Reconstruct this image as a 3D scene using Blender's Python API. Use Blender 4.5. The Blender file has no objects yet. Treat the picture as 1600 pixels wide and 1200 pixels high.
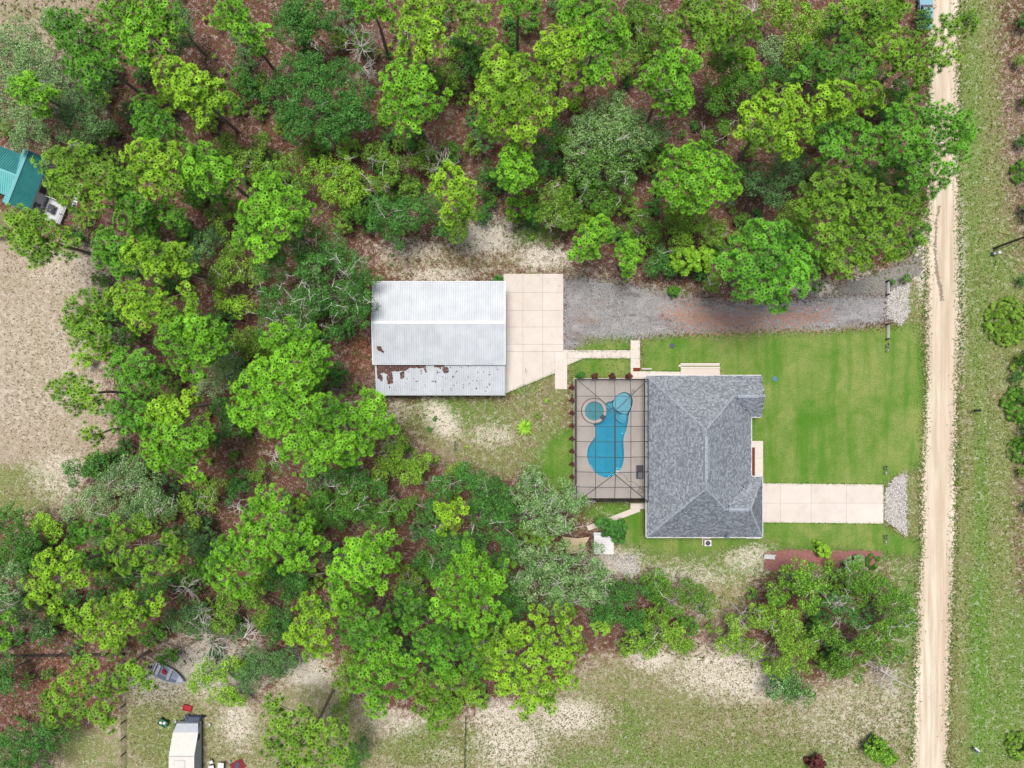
import bpy, math, random
import numpy as np
from mathutils import Vector, Matrix
from mathutils.geometry import tessellate_polygon

random.seed(7); RNG = np.random.default_rng(7)
CAMH = 96.0; MPP = 0.09      # camera height, metres of ground per photo unit

# ------------------------------------------------------------ camera, light
scene = bpy.context.scene
cam_d = bpy.data.cameras.new('camera'); cam = bpy.data.objects.new('camera', cam_d)
scene.collection.objects.link(cam); scene.camera = cam
cam.location = (0, 0, CAMH); cam.rotation_euler = (0, 0, 0)
cam_d.lens = 24; cam_d.sensor_width = 36; cam_d.clip_start = 0.5; cam_d.clip_end = 3000
SUN_EL, SUN_AZ = math.radians(77), math.radians(-15)     # azimuth clockwise from north (+y)
world = bpy.data.worlds.new('World'); scene.world = world; world.use_nodes = True
wn = world.node_tree; wn.nodes.clear()
sky = wn.nodes.new('ShaderNodeTexSky'); sky.sky_type = 'NISHITA'; sky.sun_disc = False
sky.sun_elevation = SUN_EL; sky.sun_rotation = SUN_AZ; sky.air_density = 1.0; sky.dust_density = 4.0; sky.ozone_density = 0.6
bg = wn.nodes.new('ShaderNodeBackground'); bg.inputs['Strength'].default_value = 0.09
wo = wn.nodes.new('ShaderNodeOutputWorld')
wn.links.new(sky.outputs[0], bg.inputs[0]); wn.links.new(bg.outputs[0], wo.inputs[0])
sl = bpy.data.lights.new('sun', 'SUN'); sl.energy = 2.8; sl.angle = math.radians(22); sl.color = (1.0, 0.97, 0.93)
sun = bpy.data.objects.new('sun', sl); scene.collection.objects.link(sun); sun.location = (0, 0, 120)
sd = Vector((math.sin(SUN_AZ)*math.cos(SUN_EL), math.cos(SUN_AZ)*math.cos(SUN_EL), math.sin(SUN_EL)))
sun.rotation_euler = sd.to_track_quat('Z', 'Y').to_euler()
vs = scene.view_settings
vs.view_transform = 'Standard'; vs.look = 'None'; vs.gamma = 1; vs.use_curve_mapping = False; vs.exposure = 0.68
scene.cycles.max_bounces = 5; scene.cycles.transparent_max_bounces = 12; scene.cycles.diffuse_bounces = 3

# ------------------------------------------------------------ helpers
COL = scene.collection
def P(px, py, z=0.0):
    f = MPP * (1 - z / CAMH)
    return Vector(((px - 800) * f, (600 - py) * f, z))

def tag(o, label=None, cat=None, group=None, kind=None):
    if label: o['label'] = label
    if cat: o['category'] = cat
    if group: o['group'] = group
    if kind: o['kind'] = kind
    return o

def empty(name, loc, label, cat, group=None, rz=0.0):
    o = bpy.data.objects.new(name, None); o.empty_display_size = 0.3
    COL.objects.link(o); o.location = loc; o.rotation_euler = (0, 0, rz)
    return tag(o, label, cat, group)

def link(name, me, parent=None, local=False):
    o = bpy.data.objects.new(name, me); COL.objects.link(o)
    if parent is not None:
        o.parent = parent
        if not local:      # geometry given in world coordinates
            o.matrix_parent_inverse = (Matrix.Translation(parent.location) @ parent.rotation_euler.to_matrix().to_4x4()).inverted()
    return o

class MB:
    """collects polygons for ONE mesh"""
    def __init__(s): s.v = []; s.f = []; s.m = []; s.c = []
    def poly(s, pts, m=0, c=0.5):
        b = len(s.v); s.v += [tuple(p) for p in pts]; s.f.append(tuple(range(b, b+len(pts)))); s.m.append(m); s.c.append(c)
    def box(s, x0, y0, z0, x1, y1, z1, m=0, M=None, c=0.5):
        b = len(s.v)
        q = [Vector((x, y, z)) for z in (z0, z1) for y in (y0, y1) for x in (x0, x1)]
        if M is not None: q = [M @ p for p in q]
        s.v += [tuple(p) for p in q]
        for f in ((0,2,3,1),(4,5,7,6),(0,1,5,4),(2,6,7,3),(0,4,6,2),(1,3,7,5)):
            s.f.append(tuple(b+i for i in f)); s.m.append(m); s.c.append(c)
    def prism(s, pts, z0, z1, m=0, holes=(), c=0.5):
        """vertical extrusion of 2D loop pts (with optional holes)"""
        loops = [[Vector((p[0], p[1], 0)) for p in pts]] + [[Vector((p[0], p[1], 0)) for p in h] for h in holes]
        flat = [p for l in loops for p in l]
        def ccw(l): return sum(l[i].x*l[(i+1)%len(l)].y - l[(i+1)%len(l)].x*l[i].y for i in range(len(l))) > 0
        tris = tessellate_polygon(loops); b = len(s.v); n = len(flat)
        s.v += [(p.x, p.y, z0) for p in flat] + [(p.x, p.y, z1) for p in flat]
        for t in tris:
            a, d, e = (flat[i] for i in t)
            up = ((d-a).cross(e-a)).z > 0
            tt = t if up else (t[2], t[1], t[0])
            s.f.append(tuple(b+n+i for i in tt)); s.m.append(m); s.c.append(c)
            s.f.append(tuple(b+i for i in tt[::-1])); s.m.append(m); s.c.append(c)
        o = 0
        for k, l in enumerate(loops):
            fw = ccw(l) == (k == 0)
            for i in range(len(l)):
                i0, i1 = o+i, o+(i+1) % len(l)
                q = (b+i0, b+i1, b+n+i1, b+n+i0)
                s.f.append(q if fw else q[::-1]); s.m.append(m); s.c.append(c)
            o += len(l)
    def tube(s, pts, radii, n=5, m=0, cap=True, c=0.5):
        pts = [Vector(p) for p in pts]
        if not hasattr(radii, '__len__'): radii = [radii]*len(pts)
        rings = []
        for i, p in enumerate(pts):
            d = (pts[min(i+1, len(pts)-1)] - pts[max(i-1, 0)])
            if d.length < 1e-6: d = Vector((0,0,1))
            d.normalize()
            a = d.orthogonal().normalized() if i == 0 else (rings_a - d*rings_a.dot(d)).normalized()
            rings_a = a; bb = d.cross(a)
            k = len(s.v)
            for j in range(n):
                t = 2*math.pi*j/n
                s.v.append(tuple(p + (a*math.cos(t) + bb*math.sin(t))*radii[i]))
            rings.append(k)
        for i in range(len(pts)-1):
            for j in range(n):
                s.f.append((rings[i]+j, rings[i]+(j+1)%n, rings[i+1]+(j+1)%n, rings[i+1]+j)); s.m.append(m); s.c.append(c)
        if cap and n > 2:
            s.f.append(tuple(rings[-1]+j for j in range(n))); s.m.append(m); s.c.append(c)
            s.f.append(tuple(rings[0]+j for j in range(n))[::-1]); s.m.append(m); s.c.append(c)
    def lathe(s, prof, cx=0, cy=0, n=16, m=0, M=None, c=0.5):
        k = len(s.v)
        for r, z in prof:
            for j in range(n):
                t = 2*math.pi*j/n; p = Vector((cx + r*math.cos(t), cy + r*math.sin(t), z))
                if M is not None: p = M @ p
                s.v.append(tuple(p))
        for i in range(len(prof)-1):
            for j in range(n):
                s.f.append((k+i*n+j, k+i*n+(j+1)%n, k+(i+1)*n+(j+1)%n, k+(i+1)*n+j)); s.m.append(m); s.c.append(c)
        for i, fl in ((0, True), (len(prof)-1, False)):
            if prof[i][0] > 1e-3:
                q = tuple(k+i*n+j for j in range(n)); s.f.append(q[::-1] if fl else q); s.m.append(m); s.c.append(c)
    def mesh(s, name, mats):
        me = bpy.data.meshes.new(name); me.from_pydata(s.v, [], s.f)
        for mt in (mats if isinstance(mats, (list, tuple)) else [mats]): me.materials.append(mt)
        me.polygons.foreach_set('material_index', s.m)
        a = me.attributes.new('v', 'FLOAT', 'FACE'); a.data.foreach_set('value', np.array(s.c, dtype=np.float32))
        me.update(); return me
    def build(s, name, mats, parent=None, local=False):
        return link(name, s.mesh(name, mats), parent, local)

def np_mesh(name, V, F, mats, v=None, mi=None, smooth=False):
    """V (n,3), F (m,k) constant k"""
    me = bpy.data.meshes.new(name)
    V = np.ascontiguousarray(V, dtype=np.float32); F = np.ascontiguousarray(F, dtype=np.int32)
    m, k = F.shape
    me.vertices.add(len(V)); me.vertices.foreach_set('co', V.ravel())
    me.loops.add(m*k); me.loops.foreach_set('vertex_index', F.ravel())
    me.polygons.add(m); me.polygons.foreach_set('loop_start', np.arange(0, m*k, k, dtype=np.int32))
    try: me.polygons.foreach_set('loop_total', np.full(m, k, dtype=np.int32))
    except Exception: pass
    for mt in (mats if isinstance(mats, (list, tuple)) else [mats]): me.materials.append(mt)
    if mi is not None: me.polygons.foreach_set('material_index', np.asarray(mi, dtype=np.int32))
    if v is not None:
        a = me.attributes.new('v', 'FLOAT', 'FACE'); a.data.foreach_set('value', np.asarray(v, dtype=np.float32))
    me.update(calc_edges=True)
    if smooth: me.polygons.foreach_set('use_smooth', np.ones(m, dtype=bool))
    return me

# ------------------------------------------------------------ materials
KEY = 1.84     # how bright an open horizontal surface renders per unit of albedo
def lin(r, g, b, k=KEY):
    def f(c):
        c /= 255.0
        return c/12.92 if c <= 0.04045 else ((c+0.055)/1.055)**2.4
    return (f(r)/k, f(g)/k, f(b)/k, 1)

class NT:
    def __init__(s, name, rough=0.9, spec=0.2):
        s.mat = bpy.data.materials.new(name); s.mat.use_nodes = True
        s.t = s.mat.node_tree; s.t.nodes.clear()
        s.out = s.t.nodes.new('ShaderNodeOutputMaterial')
        s.b = s.t.nodes.new('ShaderNodeBsdfPrincipled')
        s.b.inputs['Roughness'].default_value = rough; s.b.inputs['Specular IOR Level'].default_value = spec
        s.t.links.new(s.b.outputs[0], s.out.inputs[0])
        s.tc = s.t.nodes.new('ShaderNodeNewGeometry').outputs['Position']
    def n(s, typ, **kw):
        nd = s.t.nodes.new(typ)
        for k, v in kw.items(): setattr(nd, k, v)
        return nd
    def put(s, sock, v):
        if isinstance(v, bpy.types.NodeSocket): s.t.links.new(v, sock)
        elif v is not None: sock.default_value = v
    def noise(s, scale, detail=3, rough=0.6, vec=None, sx=1, sy=1, dist=0.0):
        vec = vec or s.tc
        if sx != 1 or sy != 1:
            mp = s.n('ShaderNodeMapping'); mp.inputs['Scale'].default_value = (sx, sy, 1); s.put(mp.inputs[0], vec); vec = mp.outputs[0]
        nd = s.n('ShaderNodeTexNoise'); s.put(nd.inputs['Vector'], vec)
        nd.inputs['Scale'].default_value = scale; nd.inputs['Detail'].default_value = detail; nd.inputs['Roughness'].default_value = rough
        nd.inputs['Distortion'].default_value = dist
        return nd.outputs['Fac']
    def vor(s, scale, feature='F1', out='Distance', vec=None):
        nd = s.n('ShaderNodeTexVoronoi', feature=feature); s.put(nd.inputs['Vector'], vec or s.tc); nd.inputs['Scale'].default_value = scale
        return nd.outputs[out]
    def math(s, op, a, b=0.0, c=0.0):
        nd = s.n('ShaderNodeMath', operation=op); s.put(nd.inputs[0], a); s.put(nd.inputs[1], b)
        if op in ('MULTIPLY_ADD', 'SMOOTH_MIN'): s.put(nd.inputs[2], c)
        return nd.outputs[0]
    def rng(s, v, a, b, c=0.0, d=1.0):
        nd = s.n('ShaderNodeMapRange'); nd.clamp = True
        s.put(nd.inputs['Value'], v)
        for k, x in zip(('From Min', 'From Max', 'To Min', 'To Max'), (a, b, c, d)): s.put(nd.inputs[k], x)
        return nd.outputs['Result']
    def mix(s, f, a, b, blend='MIX'):
        nd = s.n('ShaderNodeMix', data_type='RGBA', blend_type=blend)
        s.put(nd.inputs[0], f); s.put(nd.inputs[6], a); s.put(nd.inputs[7], b)
        return nd.outputs[2]
    def attr(s, name, out='Fac', typ='GEOMETRY'):
        nd = s.n('ShaderNodeAttribute', attribute_name=name, attribute_type=typ); return nd.outputs[out]
    def sep(s, c):
        nd = s.n('ShaderNodeSeparateColor'); s.put(nd.inputs[0], c); return nd.outputs
    def color(s, c): s.put(s.b.inputs['Base Color'], c); return s
    def bump(s, h, dist=0.03, strength=0.6):
        nd = s.n('ShaderNodeBump'); nd.inputs['Strength'].default_value = strength; nd.inputs['Distance'].default_value = dist
        s.put(nd.inputs['Height'], h); s.t.links.new(nd.outputs[0], s.b.inputs['Normal']); return s
    def fade(s, scale=2.5, amt=1.0):
        """ragged edge of a laid sheet: attribute 'edge' 0..1, noise dithered"""
        e = s.attr('edge'); nz = s.noise(scale, 5, 0.75)
        m = s.math('GREATER_THAN', s.math('ADD', e, s.math('MULTIPLY', s.math('SUBTRACT', nz, 0.5), amt*2)), 0.5)
        tr = s.n('ShaderNodeBsdfTransparent'); mx = s.n('ShaderNodeMixShader')
        s.t.links.new(m, mx.inputs[0]); s.t.links.new(tr.outputs[0], mx.inputs[1]); s.t.links.new(s.b.outputs[0], mx.inputs[2])
        s.t.links.new(mx.outputs[0], s.out.inputs[0]); return s

def plain(name, rgb, rough=0.7, var=0.12, scale=3.0, spec=0.3, metal=0.0):
    m = NT(name, rough, spec); m.b.inputs['Metallic'].default_value = metal
    c = lin(*rgb); d = tuple(x*(1-var*2.0) for x in c[:3]) + (1,)
    m.color(m.mix(m.rng(m.noise(scale, 4), 0.3, 0.7), d, c)); return m.mat

def leaf_mat(name, dark, lite, trans=0.35, k=1.0, alt=None):
    m = NT(name, 0.55, 0.25)
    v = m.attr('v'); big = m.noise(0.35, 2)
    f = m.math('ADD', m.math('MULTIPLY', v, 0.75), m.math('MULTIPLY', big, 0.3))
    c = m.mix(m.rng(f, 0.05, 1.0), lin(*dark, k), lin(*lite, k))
    c = m.mix(m.math('LESS_THAN', v, 0.015), c, lin(66,104,26,k))      # tuft-centre shade put into the colour of twig bud and inner needles
    if alt: c = m.mix(m.math('GREATER_THAN', v, 0.95), c, lin(*alt, k))
    m.color(c)
    tl = m.n('ShaderNodeBsdfTranslucent'); m.put(tl.inputs[0], c)
    mx = m.n('ShaderNodeMixShader'); mx.inputs[0].default_value = trans
    m.t.links.new(m.b.outputs[0], mx.inputs[1]); m.t.links.new(tl.outputs[0], mx.inputs[2]); m.t.links.new(mx.outputs[0], m.out.inputs[0])
    return m.mat
# ------------------------------------------------------------ the ground
def sdf(poly, X, Y):
    """signed distance in metres (positive inside) of world points to a polygon given in photo units"""
    p = np.array([((a-800)*MPP, (600-b)*MPP) for a, b in poly], dtype=np.float32)
    D = np.full(X.shape, 1e9, dtype=np.float32); ins = np.zeros(X.shape, dtype=bool)
    n = len(p)
    for i in range(n):
        ax, ay = p[i]; bx, by = p[(i+1) % n]; ex, ey = bx-ax, by-ay
        t = np.clip(((X-ax)*ex + (Y-ay)*ey)/(ex*ex+ey*ey+1e-9), 0, 1)
        D = np.minimum(D, (X-ax-t*ex)**2 + (Y-ay-t*ey)**2)
        c = ((ay > Y) != (by > Y)); xi = ax + (Y-ay)*ex/(ey if abs(ey) > 1e-9 else 1e-9)
        ins ^= c & (X < xi)
    return np.where(ins, 1, -1)*np.sqrt(D)

def soft(poly, X, Y, blur=2.0):
    return np.clip(sdf(poly, X, Y)/blur*0.5+0.5, 0, 1)
def ell(cx, cy, rx, ry, X, Y, a=0.0, p=1.5):
    x = X/MPP+800-cx; y = 600-Y/MPP-cy; c, s = math.cos(a), math.sin(a)
    d = np.sqrt(((x*c+y*s)/rx)**2+((-x*s+y*c)/ry)**2)
    return np.clip(1.5-d, 0, 1)**p

FOREST = [(-60,330),(0,338),(60,372),(150,392),(168,450),(150,520),(165,600),(185,690),(150,720),(110,760),(95,800),(60,790),(-60,790)]
DRYL = [(-400,340),(0,338),(60,372),(152,398),(165,450),(150,520),(165,600),(186,690),(150,722),(110,760),(100,810),(40,800),(0,790),(-400,790)]
DRYT = [(-400,-300),(150,-300),(160,0),(120,70),(70,90),(0,70),(-400,120)]
SOUTH = [(196,1030),(240,1050),(300,1030),(340,1060),(400,1095),(455,1050),(470,1025),(520,1030),(545,1080),(600,1110),(640,1125),(740,1125),(800,1110),(860,1090),(905,1040),(930,1025),(1010,1020),(1050,1005),(1130,1020),(1180,1010),(1250,1080),(1340,1050),(1445,1040),(1440,1600),(100,1600),(90,1180),(150,1140),(195,1120)]
SYARD = [(930,800),(1010,825),(1190,830),(1445,870),(1436,1050),(1400,1045),(1385,900),(1190,900),(1165,960),(1110,980),(1050,950),(1080,900),(1000,905),(960,880),(925,850)]
WYARD = [(600,618),(790,610),(870,560),(1000,520),(1000,600),(900,600),(900,800),(860,760),(830,740),(790,760),(740,745),(700,730),(640,690),(610,660)]
NYARD = [(585,400),(640,372),(700,352),(745,345),(830,372),(900,402),(960,425),(1060,440),(1110,452),(1200,462),(1290,440),(1340,420),(1440,380),(1452,470),(1384,475),(880,470),(870,445),(585,445)]
EAST = [(1490,-400),(3000,-400),(3000,1700),(1476,1700),(1486,950),(1498,500)]
WVERGE = [(1395,440),(1455,400),(1455,700),(1445,900),(1430,1300),(1395,1300),(1420,900),(1400,800),(1400,700),(1405,560)]

def axis(lo, hi, step):
    c = list(np.arange(lo, hi+step/2, step)); s = step; a = c[0]; b = c[-1]
    while b < 1500:
        s *= 1.35; a -= s; b += s; c.insert(0, a); c.append(b)
    return np.array(c, dtype=np.float32)

def build_ground():
    xs, ys = axis(-76, 76, 0.5), axis(-57, 57, 0.5)
    X, Y = np.meshgrid(xs, ys); X = X.astype(np.float32); Y = Y.astype(np.float32)
    nx, ny = len(xs), len(ys)
    def S(p, b=2.0): return soft(p, X, Y, b)
    def E(*a, **k): return ell(*a, X, Y, **k)
    dry = np.maximum.reduce([S(DRYL, 3), S(DRYT, 4), S(SOUTH, 3), S(SYARD, 3)*0.75, S(WYARD, 3)*0.55, S(NYARD, 3)*0.5, S(EAST, 3)*0.3])
    olive = np.maximum.reduce([S(EAST, 2)*1.05, E(1515,300,30,420)*.85, E(1510,900,26,400)*.8, E(1560,1000,60,200)*.7, S(SOUTH, 3)*0.6, S(WYARD, 2)*0.62, S(NYARD, 3)*0.35, S(WVERGE, 2)*0.75, S(SYARD, 2)*0.55, S(DRYT, 4)*0.35,
        E(30,765,75,45), E(680,1165,120,45), E(1000,1110,230,60)*0.7, E(1140,1180,260,60)*0.8, E(235,1140,60,70)*0.8, E(260,1160,60,60), E(360,1170,70,60)*0.5, E(20,350,60,30)*0.7, E(130,1170,50,40)*0.8])
    olive *= 1-.75*np.maximum(E(1600,60,50,420), E(1600,800,30,200)*.7)
    green = np.maximum.reduce([E(1533,850,16,300)*0.6, E(1531,1050,24,260)*0.75, E(1570,900,50,240)*.15, E(1560,420,40,60)*.4, E(985,1150,30,60)*0.55, E(930,1190,90,22)*0.5, E(1560,1130,45,90)*0.6, E(1440,1130,18,90)*0.75,
        E(1120,1190,260,30)*0.4, E(1518,250,24,330)*0.42, E(1530,500,22,120)*0.4, E(870,730,38,60)*0.95, E(935,575,60,22)*0.6, E(700,640,50,25)*0.6, E(830,365,45,22)*0.7, E(790,360,40,16)*0.4, E(1050,460,26,12)*0.8,
        E(800,600,40,20)*0.7, E(1290,860,170,26)*0.8, E(1110,885,150,28)*.5, E(1405,960,30,130)*.55, E(1420,960,22,100)*0.7, E(660,1150,60,40)*0.3, E(1010,860,60,40)*0.5, E(960,800,60,20)*0.85, E(745,650,60,30)*0.4, E(1590,1040,40,120)*0.6, E(270,1150,30,50)*0.3, E(1200,870,200,22)*0.5])
    sand = np.maximum.reduce([E(690,655,22,40,a=-0.7)*0.85, E(760,370,50,30)*0.9, E(850,400,45,22)*0.8, E(690,430,60,14)*0.7, E(960,880,45,24)*0.8, E(1130,1050,90,40)*0.75, E(1170,1060,60,40)*0.8, E(1020,1030,40,20)*0.8, E(890,1120,60,30)*0.85, E(800,1160,60,50)*0.75,
        E(330,1040,90,50)*0.8, E(480,1050,40,26)*0.85, E(250,1070,50,30)*0.6, E(370,1130,30,40)*0.7, E(120,420,100,50)*0.35, E(60,560,140,150)*0.25, E(90,740,50,40)*0.5, E(640,390,60,20)*0.45, E(1270,450,50,14)*0.85, E(770,680,40,20)*0.5, E(620,640,30,20)*0.3,
        E(1345,440,20,20)*0.7, E(1440,400,16,60)*0.8, E(1503,450,8,160)*0.45, E(1170,870,40,30)*0.55, E(780,1120,50,30)*0.7, E(620,1130,50,25)*0.5, E(700,1180,40,20)*0.3, E(100,120,60,60)*0.3, E(1075,900,70,20)*0.4, E(10,230,20,20)*.2, E(75,260,40,14)*.3, E(600,700,14,10)*.2, E(1395,1110,20,60)*.4,E(1330,1120,100,60)*.3])
    pink = np.maximum.reduce([E(720,700,70,45)*0.8, E(640,700,40,30)*0.6, E(560,590,50,70)*0.55, E(760,340,50,30)*0.6, E(380,270,90,60)*0.35, E(450,110,80,60)*0.3, E(1080,930,60,40)*0.8, E(1120,1000,50,40)*0.9, E(1575,650,40,90)*0.5, E(1580,300,35,300)*0.6,
        E(60,540,140,160)*0.45, E(1590,800,30,180)*0.4, E(1140,940,60,40)*0.6, E(600,400,60,30)*0.5, E(960,420,120,20)*0.5, E(1370,440,60,25)*0.7, E(130,600,60,150)*0.4, E(1540,760,20,200)*0.2, E(660,420,80,20)*.4, E(120,250,120,40)*.4])
    rust = np.maximum.reduce([E(500,1042,34,12)*1.0, E(560,560,35,45)*0.5, E(1240,880,150,22)*0.2, E(1160,470,60,10)*0.8, E(100,1060,90,60)*0.4, E(630,1120,40,20)*0.4, E(530,720,60,30)*0.3])
    V = np.stack([X.ravel(), Y.ravel(), np.zeros(X.size, dtype=np.float32)], 1)
    # gentle relief, flat where things are built
    rel = 0.06*np.sin(X*0.31+1.0)*np.cos(Y*0.27)*(1-np.clip(S([(560,400),(1470,400),(1470,900),(560,900)], 10), 0, 1))
    V[:, 2] = rel.ravel() - 0.06*(rel.ravel() != 0)
    i = np.arange((nx-1)*(ny-1)); r, c = i//(nx-1), i % (nx-1); a = r*nx+c
    F = np.stack([a, a+1, a+nx+1, a+nx], 1)
    cx = (xs[c]+xs[c+1])/2; cy = (ys[r]+ys[r+1])/2
    hole = (cx > 9.0) & (cx < 18.2) & (cy < 0.2) & (cy > -15.6)      # the pool sits here under its deck
    F = F[~hole]
    me = np_mesh('ground', V, F, GROUND_MAT)
    for nm, chans in (('za', (dry, olive, green)), ('zb', (sand, pink, rust))):
        at = me.attributes.new(nm, 'FLOAT_COLOR', 'POINT')
        d = np.ones((X.size, 4), dtype=np.float32)
        for k, ch in enumerate(chans): d[:, k] = ch.ravel()
        at.data.foreach_set('color', d.ravel())
    o = link('ground', me); tag(o, 'sandy ground with leaf litter, dry grass and bare pale patches', None, None, 'structure')
    return o

def ground_mat():
    m = NT('ground_soil', 0.95, 0.1)
    fine = m.noise(5.5, 4, 0.75); mid = m.noise(1.4, 4, 0.65); big = m.noise(0.22, 3, 0.6); vf = m.noise(11, 2, 0.7)
    sp = m.vor(4.2)
    lit = m.mix(m.rng(fine, 0.32, 0.68), lin(70,44,36), lin(132,94,80))
    lit = m.mix(m.rng(vf, 0.56, 0.68), lit, lin(176,146,130))
    lit = m.mix(m.rng(big, 0.4, 0.65, 0, 0.5), lit, lin(122,74,56))
    dry = m.mix(m.rng(fine, 0.24, 0.76), lin(162,144,118), lin(202,184,164))
    dry = m.mix(m.rng(vf, 0.56, 0.74, 0, .7), dry, lin(226,212,194)); dry = m.mix(m.rng(big, .42, .6, 0, .45), dry, lin(168,156,122))
    oli = m.mix(m.rng(fine, 0.34, 0.64), lin(106,112,60), lin(168,170,112))
    oli = m.mix(m.rng(mid, 0.35, 0.7), oli, m.mix(m.rng(fine, 0.36, 0.66), lin(92,112,46), lin(148,164,86)))
    oli = m.mix(m.rng(m.noise(0.3, 4, .65), .5, .66, 0, .6), oli, m.mix(m.rng(fine, .3, .7), lin(124,112,82), lin(168,154,120)))
    gre = m.mix(m.rng(fine, 0.34, 0.66), lin(72,118,30), lin(122,168,62))
    san = m.mix(m.rng(vf, 0.38, 0.5), lin(160,146,118), lin(250,240,222))
    pin = m.mix(m.rng(fine, 0.34, 0.66), lin(122,94,84), lin(184,154,140))
    rus = m.mix(m.rng(fine, 0.34, 0.66), lin(120,64,42), lin(170,98,68))
    A = m.sep(m.attr('za', 'Color')); B = m.sep(m.attr('zb', 'Color'))
    w = m.math('ADD', m.math('MULTIPLY', mid, 0.55), m.math('MULTIPLY', fine, 0.45))
    def f(ch, s=3.2, hard=0.10):
        t = m.math('ADD', ch, m.math('MULTIPLY', m.math('SUBTRACT', w, 0.5), s))
        return m.rng(t, 0.5-hard, 0.5+hard)
    c = m.mix(f(B[1], 2.6, 0.3), lit, pin); c = m.mix(f(B[2], 1.8, 0.25), c, rus)
    c = m.mix(f(A[0], 2.4, 0.25), c, dry)
    w2 = m.math('ADD', m.math('MULTIPLY', m.noise(0.9, 4, 0.7), 0.5), m.math('MULTIPLY', m.noise(7.0, 3, 0.75), 0.5))
    def g(ch, s, hard):
        t = m.math('ADD', ch, m.math('MULTIPLY', m.math('SUBTRACT', w2, 0.5), s)); return m.rng(t, 0.5-hard, 0.5+hard)
    c = m.mix(g(A[1], 2.8, 0.22), c, oli); c = m.mix(g(A[2], 1.6, 0.4), c, gre); c = m.mix(f(B[0], 3.6, 0.45), c, san)
    m.color(c); m.bump(fine, 0.035, 0.7); return m.mat
GROUND_MAT = ground_mat()
ground = build_ground()

def zone(name, poly, mat, z, cell=0.5, fade=0.8, label=None, kind='structure', holes=()):
    p = np.array([((a-800)*MPP, (600-b)*MPP) for a, b in poly]); lo = p.min(0)-fade; hi = p.max(0)+fade
    xs = np.arange(lo[0], hi[0]+cell, cell); ys = np.arange(lo[1], hi[1]+cell, cell)
    X, Y = np.meshgrid(xs.astype(np.float32), ys.astype(np.float32)); nx, ny = len(xs), len(ys)
    d = sdf(poly, X, Y); e = np.clip(d/fade*0.5+0.5, 0, 1).ravel()
    for h in holes: e = np.minimum(e, np.clip(-sdf(h, X, Y)/fade*0.5+0.5, 0, 1).ravel())
    i = np.arange((nx-1)*(ny-1)); r, c = i//(nx-1), i % (nx-1); a = r*nx+c
    F = np.stack([a, a+1, a+nx+1, a+nx], 1); F = F[e[F].max(1) > 0.001]
    used = np.unique(F); rm = np.full(nx*ny, -1); rm[used] = np.arange(len(used))
    V = np.stack([X.ravel()[used], Y.ravel()[used], np.full(len(used), z)], 1)
    me = np_mesh(name, V, rm[F], mat)
    at = me.attributes.new('edge', 'FLOAT', 'POINT'); at.data.foreach_set('value', e[used].astype(np.float32))
    o = link(name, me); tag(o, label, None, None, kind); return o

# lawn
m = NT('lawn_grass', 0.9, 0.15)
fine = m.noise(6, 4, 0.75); big = m.noise(0.11, 4, 0.6, dist=1.0); mid = m.noise(0.6, 4, 0.65); str_ = m.noise(0.5, 3, 0.6, sx=1.0, sy=0.12)
g1 = m.mix(m.rng(fine, 0.3, 0.7), lin(66,112,28), lin(116,164,58))
g2 = m.mix(m.rng(fine, 0.3, 0.7), lin(112,138,62), lin(176,184,108))
c = m.mix(m.rng(m.math('ADD', m.math('MULTIPLY', big, 0.6), m.math('MULTIPLY', mid, 0.4)), 0.37, 0.62), g1, g2)
c = m.mix(m.rng(str_, 0.48, 0.66, 0, 0.7), c, m.mix(fine, lin(60,118,20), lin(96,156,40)))
c = m.mix(m.rng(m.noise(1.1, 5, 0.7), 0.66, 0.74, 0, 0.8), c, lin(196,182,136))
m.color(c); m.bump(fine, 0.05, 0.7); m.fade(3.5, 0.9)
LAWN_MAT = m.mat
zone('lawn', [(1003,530),(1100,522),(1200,518),(1290,519),(1385,512),(1432,505),(1442,560),(1444,640),(1440,720),(1425,735),(1400,748),(1383,760),(1383,818),(1400,830),(1425,842),(1436,850),(1434,872),(1300,856),(1240,856),(1190,846),(1100,868),(1020,862),(968,846),(958,812),(985,800),(1003,790)], LAWN_MAT, 0.012, 0.5, 2.2, 'green mown lawn around the house')
zone('lawn', [(902,545),(920,530),(985,530),(985,592),(895,592)], LAWN_MAT, 0.009, 0.4, 3.0, 'small patchy lawn between the garden path and the pool cage')
zone('lawn', [(858,690),(896,665),(896,770),(870,760),(848,735)], LAWN_MAT, 0.009, 0.4, 1.6, 'bright lawn patch west of the pool cage')

# dirt road
m = NT('pale_dirt', 0.95, 0.1)
fine = m.noise(7, 4, 0.7); rut = m.noise(1.6, 4, 0.6, sx=1.0, sy=0.05); big = m.noise(0.3, 3, 0.6, sx=1, sy=0.35)
c = m.mix(m.rng(rut, 0.35, 0.65), lin(212,196,170), lin(254,240,216))
c = m.mix(m.rng(m.noise(0.5, 4, .6, sx=1, sy=.02), 0.5, 0.6, 0, 0.6), c, lin(206,184,152)); c = m.mix(m.rng(big, 0.4, 0.7, 0, 0.5), c, lin(224,196,172)); c = m.mix(m.rng(fine, 0.55, 0.75, 0, 0.5), c, lin(252,238,214))
c = m.mix(m.rng(m.noise(12, 2), 0.68, 0.74, 0, 0.5), c, lin(190,168,136))
m.color(c); m.bump(m.math('ADD', rut, m.math('MULTIPLY', fine, 0.3)), 0.10, 0.7); m.fade(2.5, 0.7)
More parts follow.
